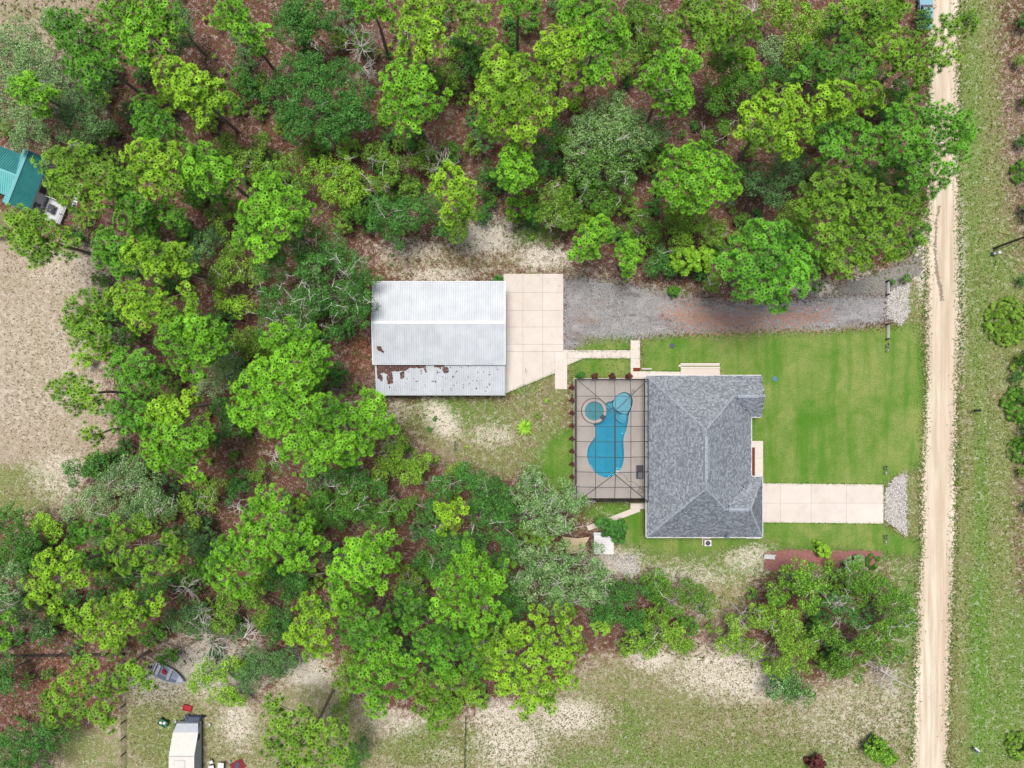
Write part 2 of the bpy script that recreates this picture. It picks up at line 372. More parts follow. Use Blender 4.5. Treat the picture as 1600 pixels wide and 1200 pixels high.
zone('dirt_road', [(1452,-500),(1452,130),(1450,300),(1447,420),(1447,600),(1441,700),(1440,850),(1436,900),(1432,1000),(1428,1100),(1425,1200),(1410,1800),(1468,1800),(1480,1200),(1483,1100),(1487,950),(1492,830),(1492,700),(1500,500),(1497,300),(1497,-500)], m.mat, 0.010, 0.6, 1.5, 'pale sandy dirt road running along the east side of the lot')
# washed rut with grey silt in the road
m = NT('grey_silt', 0.95, 0.1); m.color(m.mix(m.noise(5, 4), lin(130,116,104), lin(196,176,154))); m.fade(2.5, 1.1)
zone('wheel_rut', [(1466,320),(1469,322),(1464,350),(1463,400),(1467,430),(1473,450),(1474,470),(1470,470),(1467,450),(1461,425),(1459,390),(1461,345)], m.mat, 0.016, 0.15, 0.35, 'dark curving rut washed into the dirt road')

# gravel drive
m = NT('grey_gravel', 0.95, 0.15)
fine = m.noise(8, 4, 0.8); st = m.noise(0.5, 4, 0.65, sx=0.3, sy=1.0); mid = m.noise(0.8, 4, 0.7)
c = m.mix(m.rng(fine, 0.34, 0.66), lin(116,114,112), lin(200,197,194))
c = m.mix(m.rng(mid, 0.46, 0.62, 0, 0.6), c, m.mix(m.rng(fine, .3, .7), lin(146,142,142), lin(232,228,226)))
c = m.mix(m.rng(st, 0.54, 0.68, 0, 0.75), c, m.mix(fine, lin(78,74,76), lin(128,120,118))); c = m.mix(m.rng(m.noise(.35, 4, .65, sx=.4), .52, .68, 0, .7), c, m.mix(fine, lin(120,98,82), lin(186,160,142)))
m.color(c); m.bump(fine, 0.06, 0.9); m.fade(2.4, 1.2); GRAVEL = m.mat
zone('gravel_driveway', [(878,438),(905,434),(960,442),(1010,448),(1060,462),(1100,468),(1200,473),(1260,468),(1310,462),(1384,459),(1384,503),(1330,512),(1290,517),(1200,517),(1100,520),(1020,526),(985,531),(920,530),(902,544),(880,548)], GRAVEL, 0.008, 0.4, 1.6, 'grey gravel driveway running from the road to the metal shed')
m = NT('clay_wash', 0.95, 0.1); fine = m.noise(7, 4, 0.75)
m.color(m.mix(m.rng(fine, 0.34, 0.66), lin(164,120,102), lin(216,174,154))); m.fade(2.2, 2.6)
zone('clay_patch', [(1042,492),(1080,482),(1130,488),(1180,494),(1250,488),(1290,490),(1270,502),(1190,506),(1140,514),(1090,512),(1060,500)], m.mat, 0.014, 0.3, 2.0, 'reddish clay showing through the grey gravel driveway')
m = NT('dark_weedy_gravel', 0.95, 0.1); fine = m.noise(6, 4, 0.8)
m.color(m.mix(m.rng(m.noise(1.0, 4), 0.56, 0.72), m.mix(m.rng(fine, 0.35, 0.65), lin(116,112,106), lin(188,182,174)), m.mix(fine, lin(86,100,44), lin(140,146,80)))); m.bump(fine, 0.08, 0.9); m.fade(2.5, 1.2)
zone('gravel_verge', [(1300,452),(1350,432),(1400,415),(1440,395),(1442,425),(1400,447),(1384,458),(1320,460)], m.mat, 0.012, 0.4, 1.0, 'dark weedy gravel strip beside the mouth of the gravel driveway')
# red mulch
m = NT('red_mulch', 0.95, 0.1); fine = m.noise(9, 3, 0.8); vf = m.noise(14, 2)
c = m.mix(m.rng(fine, 0.34, 0.66), lin(134,84,78), lin(200,142,136)); m.color(m.mix(m.rng(vf, 0.6, 0.7), c, lin(214,160,152))); m.bump(fine, 0.08, 1); m.fade(3, 0.9)
MULCH = m.mat
zone('mulch_bed', [(1194,864),(1230,858),(1290,862),(1340,860),(1378,862),(1372,880),(1330,888),(1290,885),(1250,896),(1196,890)], MULCH, 0.016, 0.3, 0.8, 'red mulch bed along the south edge of the front lawn')
m = NT('brown_mulch', 0.95, 0.1); fine = m.noise(9, 3, 0.8); m.color(m.mix(m.rng(fine, 0.34, 0.66), lin(96,46,30), lin(160,88,60))); m.bump(fine, 0.08, 1)
BMULCH = m.mat
mb = MB(); a = P(1169,745); b = P(1179,699); mb.prism([(a.x,a.y),(b.x,a.y),(b.x,b.y),(a.x,b.y)], 0.0, 0.09)
tag(mb.build('mulch_bed', BMULCH), 'narrow brown mulch bed between the front wall and the porch slab', kind='structure')
m = NT('pale_gravel', 0.9, 0.15); m.color(m.mix(m.rng(m.noise(7, 3, 0.8), 0.36, 0.6), lin(150,142,128), lin(240,234,224))); m.bump(m.noise(8, 3), 0.08, 1); m.fade(2.6, 1.1); PALEG = m.mat
RIP1 = [(1385,462),(1400,448),(1424,441),(1419,465),(1421,488),(1410,507),(1397,503),(1386,496)]
RIP2 = [(1397,748),(1416,736),(1417,838),(1398,824),(1381,812),(1382,768)]
zone('stone_apron', RIP1, PALEG, 0.018, 0.3, 0.6, 'patch of white crushed stone where the gravel driveway meets the road')
zone('stone_apron', RIP2, PALEG, 0.018, 0.3, 0.7, 'patch of white crushed stone between the concrete driveway and the road')
zone('stone_apron', [(945,868),(992,866),(1000,885),(990,905),(965,890)], PALEG, 0.012, 0.3, 1.2, 'pale stony patch south of the white garden shed')

def ico():
    t = (1+5**0.5)/2
    v = np.array([(-1,t,0),(1,t,0),(-1,-t,0),(1,-t,0),(0,-1,t),(0,1,t),(0,-1,-t),(0,1,-t),(t,0,-1),(t,0,1),(-t,0,-1),(-t,0,1)], dtype=np.float32)
    f = np.array([(0,11,5),(0,5,1),(0,1,7),(0,7,10),(0,10,11),(1,5,9),(5,11,4),(11,10,2),(10,7,6),(7,1,8),(3,9,4),(3,4,2),(3,2,6),(3,6,8),(3,8,9),(4,9,5),(2,4,11),(6,2,10),(8,6,7),(9,8,1)])
    return v/np.linalg.norm(v[0]), f
def inside(poly, n, margin=0.0):
    p = np.array([((a-800)*MPP, (600-b)*MPP) for a, b in poly]); lo, hi = p.min(0), p.max(0); out = np.zeros((0, 2))
    while len(out) < n:
        q = RNG.uniform(lo, hi, (n*2, 2)); d = sdf(poly, q[:, 0], q[:, 1]); out = np.concatenate([out, q[d > margin]])
    return out[:n]
def stones(name, pts, smin, smax, mat, label, base=0.0):
    v, f = ico(); n = len(pts)
    s = RNG.uniform(smin, smax, (n, 1, 1)) * RNG.uniform(0.6, 1.3, (n, 1, 3)); s[:, :, 2] *= 0.6
    a = RNG.uniform(0, 6.28, n); R = np.zeros((n, 3, 3)); R[:, 0, 0] = np.cos(a); R[:, 0, 1] = -np.sin(a); R[:, 1, 0] = np.sin(a); R[:, 1, 1] = np.cos(a); R[:, 2, 2] = 1
    V = (v[None]*RNG.uniform(0.8, 1.2, (n, 12, 1))*s) @ R.transpose(0, 2, 1)
    V[:, :, 0] += pts[:, 0:1]; V[:, :, 1] += pts[:, 1:2]; V[:, :, 2] += base + s[:, :, 2]*0.3
    F = (f[None] + (np.arange(n)*12)[:, None, None]).reshape(-1, 3)
    o = link(name, np_mesh(name, V.reshape(-1, 3), F, mat, v=np.repeat(RNG.random(n), 20)))
    tag(o, label, None, None, 'stuff'); return o
m = NT('white_stone', 0.85, 0.2); m.color(m.mix(m.attr('v'), lin(176,170,164), lin(250,246,240))); WSTONE = m.mat
m = NT('grey_stone', 0.85, 0.2); m.color(m.mix(m.attr('v'), lin(96,94,98), lin(206,200,200))); GSTONE = m.mat
stones('white_stones', np.concatenate([inside(RIP1, 420), inside(RIP2, 700)]), 0.05, 0.14, WSTONE, 'loose white crushed stones beside the dirt road', 0.02)
stones('driveway_gravel', np.concatenate([inside([(880,436),(1010,450),(1384,460),(1384,504),(1200,516),(985,530),(882,546)], 2600), inside([(882,440),(960,446),(1000,520),(884,545)], 900)]), 0.03, 0.08, GSTONE, 'loose grey gravel lying on the driveway', 0.012)
stones('pale_stones', inside([(948,870),(990,868),(998,885),(985,900),(966,888)], 160), 0.04, 0.12, WSTONE, 'loose pale stones south of the garden shed', 0.012)

# weeds and dry tufts of the fields, litter of the wood floor
def blades(name, pts, h, w, mat, label, nb=4):
    n = len(pts); V = np.zeros((n, nb, 3, 3)); a = RNG.uniform(0, 6.28, (n, nb)); hh = RNG.uniform(0.6, 1.3, (n, nb))*h
    dx, dy = np.cos(a), np.sin(a)
    bx = pts[:, 0:1]; by = pts[:, 1:2]
    V[:, :, 0, 0] = bx - dy*w/2; V[:, :, 0, 1] = by + dx*w/2; V[:, :, 1, 0] = bx + dy*w/2; V[:, :, 1, 1] = by - dx*w/2
    V[:, :, 2, 0] = bx + dx*hh*1.1; V[:, :, 2, 1] = by + dy*hh*1.1; V[:, :, 2, 2] = hh
    V[:, :, 0:2, 2] = -0.02
    F = np.arange(n*nb*3).reshape(-1, 3)
    o = link(name, np_mesh(name, V.reshape(-1, 3), F, mat, v=np.repeat(RNG.random(n), nb)))
    tag(o, label, None, None, 'stuff'); return o
m = NT('dry_tuft', 0.9, 0.1); m.color(m.mix(m.attr('v'), lin(124,118,76), lin(190,176,134))); DRYTUFT = m.mat
m = NT('green_tuft', 0.9, 0.1); m.color(m.mix(m.attr('v'), lin(84,108,42), lin(142,160,78))); GRTUFT = m.mat
blades('dry_grass', np.concatenate([inside(DRYL[:-2]+[(0,790),(0,340)], 1800, 0.5), inside([(200,1050),(400,1100),(640,1130),(860,1100),(930,1030),(1180,1030),(1340,1060),(1425,1060),(1425,1200),(200,1200)], 9000, 0.3), inside(SYARD, 1500)]), 0.11, 0.09, DRYTUFT, 'thin dry grass tufts of the open sandy fields')
blades('verge_weeds', np.concatenate([inside([(1504,0),(1620,0),(1620,1210),(1490,1210),(1498,700)], 5000), inside(WYARD, 1800), inside(NYARD, 900), inside([(1000,1100),(1420,1100),(1420,1200),(600,1200),(640,1140)], 2500)]), 0.12, 0.10, GRTUFT, 'green weeds growing along the road verge and bare yard')
m = NT('fallen_leaf', 0.9, 0.1); m.color(m.mix(m.attr('v'), lin(82,48,36), lin(190,158,140))); FL = m.mat
WOODS = [(0,190),(0,-20),(1440,-20),(1440,420),(1180,460),(900,410),(740,350),(590,400),(590,640),(720,740),(800,750),(900,880),(1000,900),(1150,930),(1430,900),(1430,1040),(1200,1050),(920,1010),(600,1100),(480,1040),(200,1040),(0,1180),(0,800),(120,790),(190,690),(170,400),(60,350)]
def flakes(name, pts, s, mat, label):
    n = len(pts); a = RNG.uniform(0, 6.28, n); t = RNG.normal(0, 0.3, (n, 2)); l = RNG.uniform(0.5, 1.3, n)*s; w = l*RNG.uniform(0.25, 0.7, n)
    V = np.zeros((n, 4, 3))
    for k, (u, v_) in enumerate(((-1, 0), (0, -1), (1, 0), (0, 1))):
        V[:, k, 0] = pts[:, 0] + u*l*np.cos(a) - v_*w*np.sin(a); V[:, k, 1] = pts[:, 1] + u*l*np.sin(a) + v_*w*np.cos(a)
        V[:, k, 2] = 0.03 + u*l*t[:, 0] + v_*w*t[:, 1]
    o = link(name, np_mesh(name, V.reshape(-1, 3), np.arange(n*4).reshape(-1, 4), mat, v=RNG.random(n)))
    tag(o, label, None, None, 'stuff'); return o
flakes('leaf_litter', inside(WOODS, 26000), 0.12, FL, 'reddish fallen leaves and needles on the wood floor')
def sticks(name, pts, L, r, mat, label):
    n = len(pts); a = RNG.uniform(0, 6.28, n); l = RNG.uniform(.3, 1.2, n)*L; V = np.zeros((n, 2, 4, 3)); k_ = RNG.normal(0, .12, n)
    for e in range(2):
        for q, (u, w) in enumerate(((-1, 0), (0, -1), (1, 0), (0, 1))):
            V[:, e, q, 0] = pts[:, 0]+(e-.5)*l*np.cos(a)-u*r*np.sin(a)*(1-.5*e); V[:, e, q, 1] = pts[:, 1]+(e-.5)*l*np.sin(a)+u*r*np.cos(a)*(1-.5*e); V[:, e, q, 2] = .05+w*r+np.abs(k_)*e
    b = (np.arange(n)*8)[:, None, None]; F = np.array([(0,1,5,4),(1,2,6,5),(2,3,7,6),(3,0,4,7)])[None]+b
    o = link(name, np_mesh(name, V.reshape(-1, 3), F.reshape(-1, 4), mat, v=np.repeat(RNG.random(n), 4))); tag(o, label, None, None, 'stuff')
m = NT('fallen_twig', 0.9, 0.1); m.color(m.mix(m.attr('v'), lin(96,74,62), lin(214,200,188))); TW = m.mat
sticks('fallen_twigs', inside(WOODS, 3800), 1.3, .028, TW, 'thin fallen twigs lying on the leaf litter')
blades('ground_cover', inside(WOODS, 9000), 0.28, 0.12, GRTUFT, 'low green ground cover scattered through the leaf litter', 5)
def along(poly, n, w):
    out = []; p = [P(*q) for q in poly]; L = [(p[i+1]-p[i]).length for i in range(len(p)-1)]
    for i in range(len(p)-1):
        k = int(n*L[i]/sum(L)); t = RNG.random(k); d = (p[(i+1) % len(p)]-p[i]); s = Vector((-d.y, d.x, 0)).normalized()
        o = RNG.normal(0, w, k)
        out += [(p[i].x+d.x*a+s.x*b, p[i].y+d.y*a+s.y*b) for a, b in zip(t, o)]
    return np.array(out)
m = NT('edge_grass', 0.9, 0.1); m.color(m.mix(m.attr('v'), lin(66,112,28), lin(132,172,62))); EG = m.mat
blades('edge_grass', np.concatenate([along([(1191,755),(1380,757),(1381,818),(1191,816)], 420, .07), along([(867,583),(789,615)], 160, .08), along([(1000,532),(1000,580),(1063,580),(1063,568),(1125,568),(1125,588)], 160, .07), along([(887,549),(985,547)], 160, .08), along([(886,571),(911,560),(985,560)], 160, .08), along([(895,592),(895,782),(985,788)], 260, .08),
   along([(1452,0),(1450,300),(1447,420),(1447,600),(1441,700),(1440,850),(1436,900),(1432,1000),(1425,1200)], 2600, .35), along([(1497,0),(1497,300),(1500,500),(1492,700),(1492,830),(1483,1100),(1480,1200)], 2600, .4)]), 0.14, .09, EG, 'grass growing over the edges of the slabs and the dirt road', 4)
flakes('mulch_chips', inside([(1196,866),(1375,864),(1368,880),(1250,894),(1198,888)], 1500), 0.1, MULCH, 'red wood chips of the mulch bed')
# ------------------------------------------------------------ concrete
def clip(poly, a, b, c):
    """part of a convex-ish polygon where a*x+b*y >= c"""
    out = []
    for i in range(len(poly)):
        p, q = poly[i], poly[(i+1) % len(poly)]; dp, dq = a*p[0]+b*p[1]-c, a*q[0]+b*q[1]-c
        if dp >= 0: out.append(p)
        if (dp >= 0) != (dq >= 0):
            t = dp/(dp-dq); out.append((p[0]+t*(q[0]-p[0]), p[1]+t*(q[1]-p[1])))
    return out
def area(p): return abs(sum(p[i][0]*p[(i+1) % len(p)][1]-p[(i+1) % len(p)][0]*p[i][1] for i in range(len(p))))/2
def concrete(name, rgb, var=10):
    m = NT(name, 0.85, 0.2); big = m.noise(0.35, 4, 0.6); f = m.noise(5, 4, 0.7)
    r, g, b = rgb
    c = m.mix(m.rng(big, 0.35, 0.65), lin(r-var, g-var, b-var), lin(r, g, b))
    c = m.mix(m.rng(m.noise(1.0, 6, 0.7, dist=.5), 0.52, 0.74, 0, 0.55), c, lin(r-24, g-32, b-42))
    c = m.mix(m.rng(f, 0.66, 0.74, 0, 0.5), c, lin(r-50, g-50, b-50))
    v = m.attr('v'); c = m.mix(m.rng(v, 0.0, 1.0, 0.16, 0.0), c, lin(r-60, g-64, b-70))
    m.color(c); m.bump(f, 0.01, 0.4); return m.mat
CONC = concrete('concrete_cream', (248, 237, 225)); CONCW = concrete('concrete_worn', (240, 222, 202), 16); DECK = concrete('deck_concrete', (228, 219, 209), 8)
def slabs(label, loops, xs, ys, mat=CONC, h=0.07, gap=0.012, name='concrete_slab_paving'):
    """loops: convex polygons (photo units); xs/ys: joint lines; one child per slab"""
    rt = empty(name, (P(*loops[0][0]).x, P(*loops[0][0]).y, 0), None, None); rt['kind'] = 'structure'; rt['label'] = label
    for L in loops:
        W = [(P(a, b).x, P(a, b).y) for a, b in L]
        X = [-1e4] + [P(x, 0).x for x in xs] + [1e4]; Y = sorted([-1e4] + [P(0, y).y for y in ys] + [1e4])
        for i in range(len(X)-1):
            for j in range(len(Y)-1):
                q = clip(clip(clip(clip(W, 1, 0, X[i]+gap), -1, 0, -X[i+1]+gap), 0, 1, Y[j]+gap), 0, -1, -Y[j+1]+gap)
                if len(q) > 2 and area(q) > 0.05:
                    mb = MB(); dz = random.uniform(-.004, .004)
                    mb.prism(q, 0.0, h+dz, c=random.random()); mb.build('slab', mat, rt)
    return rt
slabs('cream concrete driveway in front of the garage end of the house', [[(1191,755),(1380,757),(1380,818),(1191,816)]], [1219,1267,1322], [786], CONC, name='concrete_driveway')
slabs('pale concrete apron in front of the metal shed', [[(787,428),(880,428),(880,549),(787,549)],[(787,549.3),(867,549.3),(867,583),(789,615)],[(867.2,549.3),(886,549.3),(886,608),(867.2,608)]], [817,848], [457,485,511,538], CONC, name='concrete_apron')
slabs('narrow concrete path linking the shed apron to the house', [[(880.3,547),(985,547),(985,560),(911,560),(886.3,571),(886.3,549.3),(880.3,549.3)],[(985.3,532),(1000,532),(1000,580),(1010,580),(1010,591),(985.3,591)],[(1010.3,580),(1063,581),(1063,590),(1010.3,590)],[(1063.3,573),(1125,573),(1125,588),(1063.3,588)]], [925,940,955,970], [560,576], CONC, name='concrete_path')
slabs('angled concrete path from the pool cage towards the garden shed', [[(985,786.5),(1008,786.5),(1008,795),(985,795)],[(985,795.3),(1000,795.3),(1000,799),(920,829),(916,822)]], [], [], CONC, name='concrete_path')
slabs('cream porch slab at the front door', [[(1169,689),(1192,689),(1192,744),(1179.3,744),(1179.3,699),(1169,699)]], [], [716], CONC, name='porch_slab')
mb = MB(); a = P(1063,571.5); b = P(1124,567.5); mb.box(a.x, a.y, 0, b.x, b.y, 0.16); mb.box(P(1064,0).x, P(0,573).y, 0, P(1060,0).x, P(0,570).y, 0.10)
o = mb.build('concrete_step', CONC); tag(o, 'long cream concrete step along the north wall of the house', 'step')

# ------------------------------------------------------------ swimming pool and deck
POOL = [(978,612),(986,617),(989,625),(988,634),(984,643),(982,651),(981,661),(979,672),(975,682),(974,692),(975,702),(975.5,714),(973,728),(967,738),(957,744.5),(946,747),(935,743),(925,734),(919,723),(916.5,712),(917.5,701),(922,692),(928,685),(931,677),(929.5,668),(925.5,661.5),(936,660),(943,653),(946,643),(944,631),(950,627.5),(957,626.5),(962,618),(970,613)]
def smooth_loop(pts, it=2):
    for _ in range(it):
        q = []
        for i in range(len(pts)):
            a, b = pts[i], pts[(i+1) % len(pts)]; q += [(a[0]*.75+b[0]*.25, a[1]*.75+b[1]*.25), (a[0]*.25+b[0]*.75, a[1]*.25+b[1]*.75)]
        pts = q
    return pts
pl = [(P(*p).x, P(*p).y) for p in smooth_loop(POOL, 1)]
def offset(loop, d):
    n = len(loop); A = sum(loop[i][0]*loop[(i+1)%n][1]-loop[(i+1)%n][0]*loop[i][1] for i in range(n)); sg = 1 if A > 0 else -1; out = []
    for i in range(n):
        ax, ay = loop[i-1]; bx, by = loop[(i+1) % n]; tx, ty = bx-ax, by-ay; L = math.hypot(tx, ty) or 1
        out.append((loop[i][0]+sg*ty/L*d, loop[i][1]-sg*tx/L*d))
    return out
SC = P(928, 642); SR = 1.32; DZ = 0.06
dk = [(P(897,0).x, P(0,592).y), (P(1006.5,0).x, P(0,592).y), (P(1006.5,0).x, P(0,779).y), (P(897,0).x, P(0,779).y)]
circ = lambda r, n=36, c=SC: [(c.x+r*math.cos(2*math.pi*i/n), c.y+r*math.sin(2*math.pi*i/n)) for i in range(n)]
mb = MB(); mb.prism(dk, -0.25, DZ, holes=[offset(pl, 0.02)])
deck = mb.build('pool_deck', DECK); tag(deck, 'pale concrete pool deck inside the screened cage', None, None, 'structure')
pool = empty('swimming_pool', (P(950,680).x, P(950,680).y, 0), 'freeform blue swimming pool under the screen cage', 'swimming pool')
PLAST = plain('pool_plaster', (172, 226, 240), 0.6, 0.05, 2.0); TILE = plain('pool_tile', (66, 104, 118), 0.3, 0.1, 8)
mb = MB(); n = len(pl); inn = offset(pl, -0.45); b0 = len(mb.v)
mb.v += [(x, y, DZ-0.02) for x, y in pl] + [(x, y, -0.14) for x, y in pl] + [(x, y, -1.25) for x, y in pl]
for i in range(n):
    j = (i+1) % n; mb.f += [(b0+i, b0+j, b0+n+j, b0+n+i), (b0+n+i, b0+n+j, b0+2*n+j, b0+2*n+i)]; mb.m += [1, 0]; mb.c += [.5, .5]
for t in tessellate_polygon([[Vector((x, y, 0)) for x, y in pl]]): mb.f.append(tuple(b0+2*n+i for i in t)); mb.m.append(0); mb.c.append(.5)
mb.build('basin', [PLAST, TILE], pool)
def inpool(loop):   # clip loop points to the pool by pulling towards the pool inside
    return loop
mb = MB(); sh = [(P(a, b).x, P(a, b).y) for a, b in smooth_loop([(978,613.5),(985,618),(987.5,625),(986.5,634),(983,642),(981,647),(970,646),(960,638),(957,630),(963,619),(970,614.5)], 2)]
mb.prism(sh, -1.24, -0.30); mb.build('tanning_ledge', PLAST, pool)
for k, (r0, z) in enumerate(((20, -0.55), (15, -0.8))):
    mb = MB(); mb.prism([(P(980-k*1.2,0).x, P(0,646).y)] + [(P(981-r0*math.cos(t), 646+r0*0.85*math.sin(t)).x, P(981-r0*math.cos(t), 646+r0*0.85*math.sin(t)).y) for t in [i*math.pi/16 for i in range(1, 8)]] + [(P(979.5,0).x, P(0,655).y)], -1.24+k*0.01, z-k*.0+(-.25 if k == 0 else .15)); mb.build('pool_step', PLAST, pool)
mb = MB(); c = P(953, 634); mb.prism([(c.x+0.62*math.cos(t), c.y+0.45*math.sin(t)) for t in [i*math.pi/9 for i in range(18)]], -1.24, -0.75); mb.build('pool_seat', PLAST, pool)
mb = MB(); mb.prism([(P(a, b).x, P(a, b).y) for a, b in [(919,724),(925,727),(928,733),(927,735),(923,731)]], -1.2, -0.35); mb.build('pool_step', PLAST, pool)
m = NT('coping', 0.8, 0.2); m.color(lin(226,216,206)); COPE = m.mat
mb = MB(); mb.prism(offset(pl, 0.12), DZ+0.003, DZ+0.022, holes=[offset(pl, -0.03)]); mb.build('coping', COPE, pool)
def water(name, loop, z0, z1, parent):
    m = bpy.data.materials.get('pool_water')
    if m is None:
        q = NT('pool_water', 0.05, 0.5); m = q.mat
        tr = q.n('ShaderNodeBsdfTransparent'); tr.inputs[0].default_value = (0.93, 1, 1, 1)
        gl = q.n('ShaderNodeBsdfGlossy'); gl.inputs['Roughness'].default_value = 0.04
        bp = q.n('ShaderNodeBump'); bp.inputs['Strength'].default_value = 0.15; bp.inputs['Distance'].default_value = 0.03; q.put(bp.inputs['Height'], q.noise(1.8, 3)); q.t.links.new(bp.outputs[0], gl.inputs['Normal'])
        mx = q.n('ShaderNodeMixShader'); fr = q.n('ShaderNodeFresnel'); fr.inputs[0].default_value = 1.33; q.t.links.new(fr.outputs[0], mx.inputs[0])
        q.t.links.new(tr.outputs[0], mx.inputs[1]); q.t.links.new(gl.outputs[0], mx.inputs[2]); q.t.links.new(mx.outputs[0], q.out.inputs[0])
        va = q.n('ShaderNodeVolumeAbsorption'); va.inputs['Color'].default_value = (0.08, 0.80, 0.93, 1); va.inputs['Density'].default_value = 0.8; q.t.links.new(va.outputs[0], q.out.inputs['Volume'])
    mb = MB(); mb.prism(loop, z0, z1); return mb.build(name, m, parent)
water('pool_water', offset(pl, -0.01), -1.245, -0.05, pool)
for p in (P(938,721.5), P(952,722.5)):
    mb = MB(); mb.lathe([(0.12, -1.245), (0.12, -1.21), (0.0, -1.2)], p.x, p.y, 12); mb.build('main_drain', WSTONE, pool)
spa = empty('hot_tub', (SC.x, SC.y, DZ), 'round raised blue spa beside the swimming pool', 'hot tub')
mb = MB(); R0 = 1.72
mb.prism(circ(R0), -0.6, 0.40, holes=[circ(SR)]); mb.build('ring_wall', COPE, spa)
mb = MB(); mb.prism(circ(R0+0.10), DZ+0.004, DZ+0.03, holes=[circ(R0+0.005)]); mb.build('tile_band', plain('spa_band', (150,118,104), 0.8), spa)
mb = MB(); mb.prism(circ(SR-0.005), -0.62, -0.55); mb.prism(circ(SR-0.01), -0.54, 0.05, holes=[circ(0.86)]); mb.build('spa_seat', PLAST, spa)
o = water('spa_water', circ(SR-0.012), -0.545, 0.33, spa); 
m2 = o.data.materials[0].copy(); m2.name = 'spa_water'; [setattr(nd.inputs['Density'], 'default_value', 3.0) for nd in m2.node_tree.nodes if nd.type == 'VOLUME_ABSORPTION']; o.data.materials[0] = m2
sp = P(939.5, 650.5); ang = math.atan2(sp.y-SC.y, sp.x-SC.x)
M = Matrix.Translation((SC.x, SC.y, 0)) @ Matrix.Rotation(ang, 4, 'Z')
mb = MB(); mb.box(SR-0.12, -0.34, 0.34, R0+0.1, 0.34, 0.425, M=M); mb.box(R0+0.02, -0.34, -0.1, R0+0.1, 0.34, 0.34, M=M); mb.build('spillway', plain('slate_dark', (84, 76, 98), 0.5, 0.1, 6), spa)

# ------------------------------------------------------------ screen cage
BRZ = plain('bronze_aluminium', (42, 38, 44), 0.5, 0.06, 5)
m = NT('insect_screen'); tr = m.n('ShaderNodeBsdfTransparent'); tr.inputs[0].default_value = (0.86, 0.86, 0.87, 1); df = m.n('ShaderNodeBsdfDiffuse'); df.inputs[0].default_value = (0.03, 0.03, 0.035, 1)
mx = m.n('ShaderNodeMixShader')
lw = m.n('ShaderNodeLayerWeight'); lw.inputs[0].default_value = 0.4
m.put(mx.inputs[0], m.rng(lw.outputs['Facing'], 0.55, 1.0, 0.05, 0.85)); m.t.links.new(tr.outputs[0], mx.inputs[1]); m.t.links.new(df.outputs[0], mx.inputs[2]); m.t.links.new(mx.outputs[0], m.out.inputs[0]); SCREEN = m.mat
cage = empty('pool_cage', (P(950,680).x, P(950,680).y, 0.06), 'dark framed screen enclosure over the swimming pool', 'pool enclosure')
X0, X1, Y0, Y1 = P(897.8,0).x, P(1006.3,0).x, P(0,592.5).y, P(0,778.6).y; ZW, ZR = 3.1, 4.0
xm = 0.5*(X0+X1)+0.0; ry0 = P(0,643,ZR).y; ry1 = P(0,741,ZR).y; xr = P(960.5,0,ZR).x
A_, B_, C_, D_ = Vector((X0,Y0,ZW)), Vector((X1,Y0,ZW)), Vector((X1,Y1,ZW)), Vector((X0,Y1,ZW)); E_, F_ = Vector((xr,ry0,ZR)), Vector((xr,ry1,ZR))
def bar(mb, a, b, w, m=0, n=4): mb.tube([a, b], w, n, m)
def beam(a, b, w, nm='roof_beam'):
    mb = MB(); bar(mb, a, b, w); return mb.build(nm, BRZ, cage)
for a, b in ((A_,B_),(B_,C_),(C_,D_),(D_,A_)): beam(a, b, 0.05, 'eave_beam')
for a, b in ((A_,E_),(B_,E_),(C_,F_),(D_,F_),(E_,F_)): beam(a, b, 0.065, 'hip_beam')
def roofz(x, y):
    tx = (x-X0)/(xr-X0) if x < xr else (X1-x)/(X1-xr); t = min(tx, 1)
    if y > ry0: t = min(t, (Y0-y)/(Y0-ry0))
    if y < ry1: t = min(t, (y-Y1)/(ry1-Y1))
    return ZW + (ZR-ZW)*max(0, min(1, t))
def purlin(p0, p1, k=24):
    pts = []
    for i in range(k+1):
        t = i/k; x = p0[0]+(p1[0]-p0[0])*t; y = p0[1]+(p1[1]-p0[1])*t; pts.append(Vector((x, y, roofz(x, y)+0.01)))
    mb = MB(); mb.tube(pts, 0.05, 4); mb.build('purlin', BRZ, cage)
for py in (619,642.5,666,690,714,737.5,761): y = P(0,py,3.3).y; purlin((X0, y), (X1, y))
for px in (930,960.3,985): x = P(px,0,3.2).x; purlin((x, Y0), (x, Y1))
for x, y in [(X0, Y0+(Y1-Y0)*i/8) for i in range(9)] + [(X0+(X1-X0)*i/4, Y0) for i in range(1, 5)] + [(X0+(X1-X0)*i/4, Y1) for i in range(1, 5)]:
    mb = MB(); mb.box(x-.03, y-.03, 0.06, x+.03, y+.03, ZW-0.05); mb.build('post', BRZ, cage)
for (a, b) in (((X0,Y0),(X0,Y1)),((X0,Y1),(X1,Y1)),((X0,Y0),(X1,Y0))):
    for z in (0.95,): beam(Vector((a[0],a[1],z)), Vector((b[0],b[1],z)), 0.028, 'chair_rail')
    mb = MB(); dx, dy = (0.03, 0) if a[0] == b[0] else (0, 0.03)
    mb.box(min(a[0],b[0])-dx, min(a[1],b[1])-dy, 0.06, max(a[0],b[0])+dx, max(a[1],b[1])+dy, 0.42); mb.build('kick_plate', BRZ if a[0] != b[0] and a[1] == Y1 else BRZ, cage)
    mb = MB(); mb.poly([(a[0],a[1],0.43),(b[0],b[1],0.43),(b[0],b[1],ZW-.03),(a[0],a[1],ZW-.03)]); mb.build('wall_screen', SCREEN, cage)
mb = MB()
for q in ((A_,B_,E_),(B_,C_,F_,E_),(C_,D_,F_),(D_,A_,E_,F_)): mb.poly([p+Vector((0,0,-0.03)) for p in q])
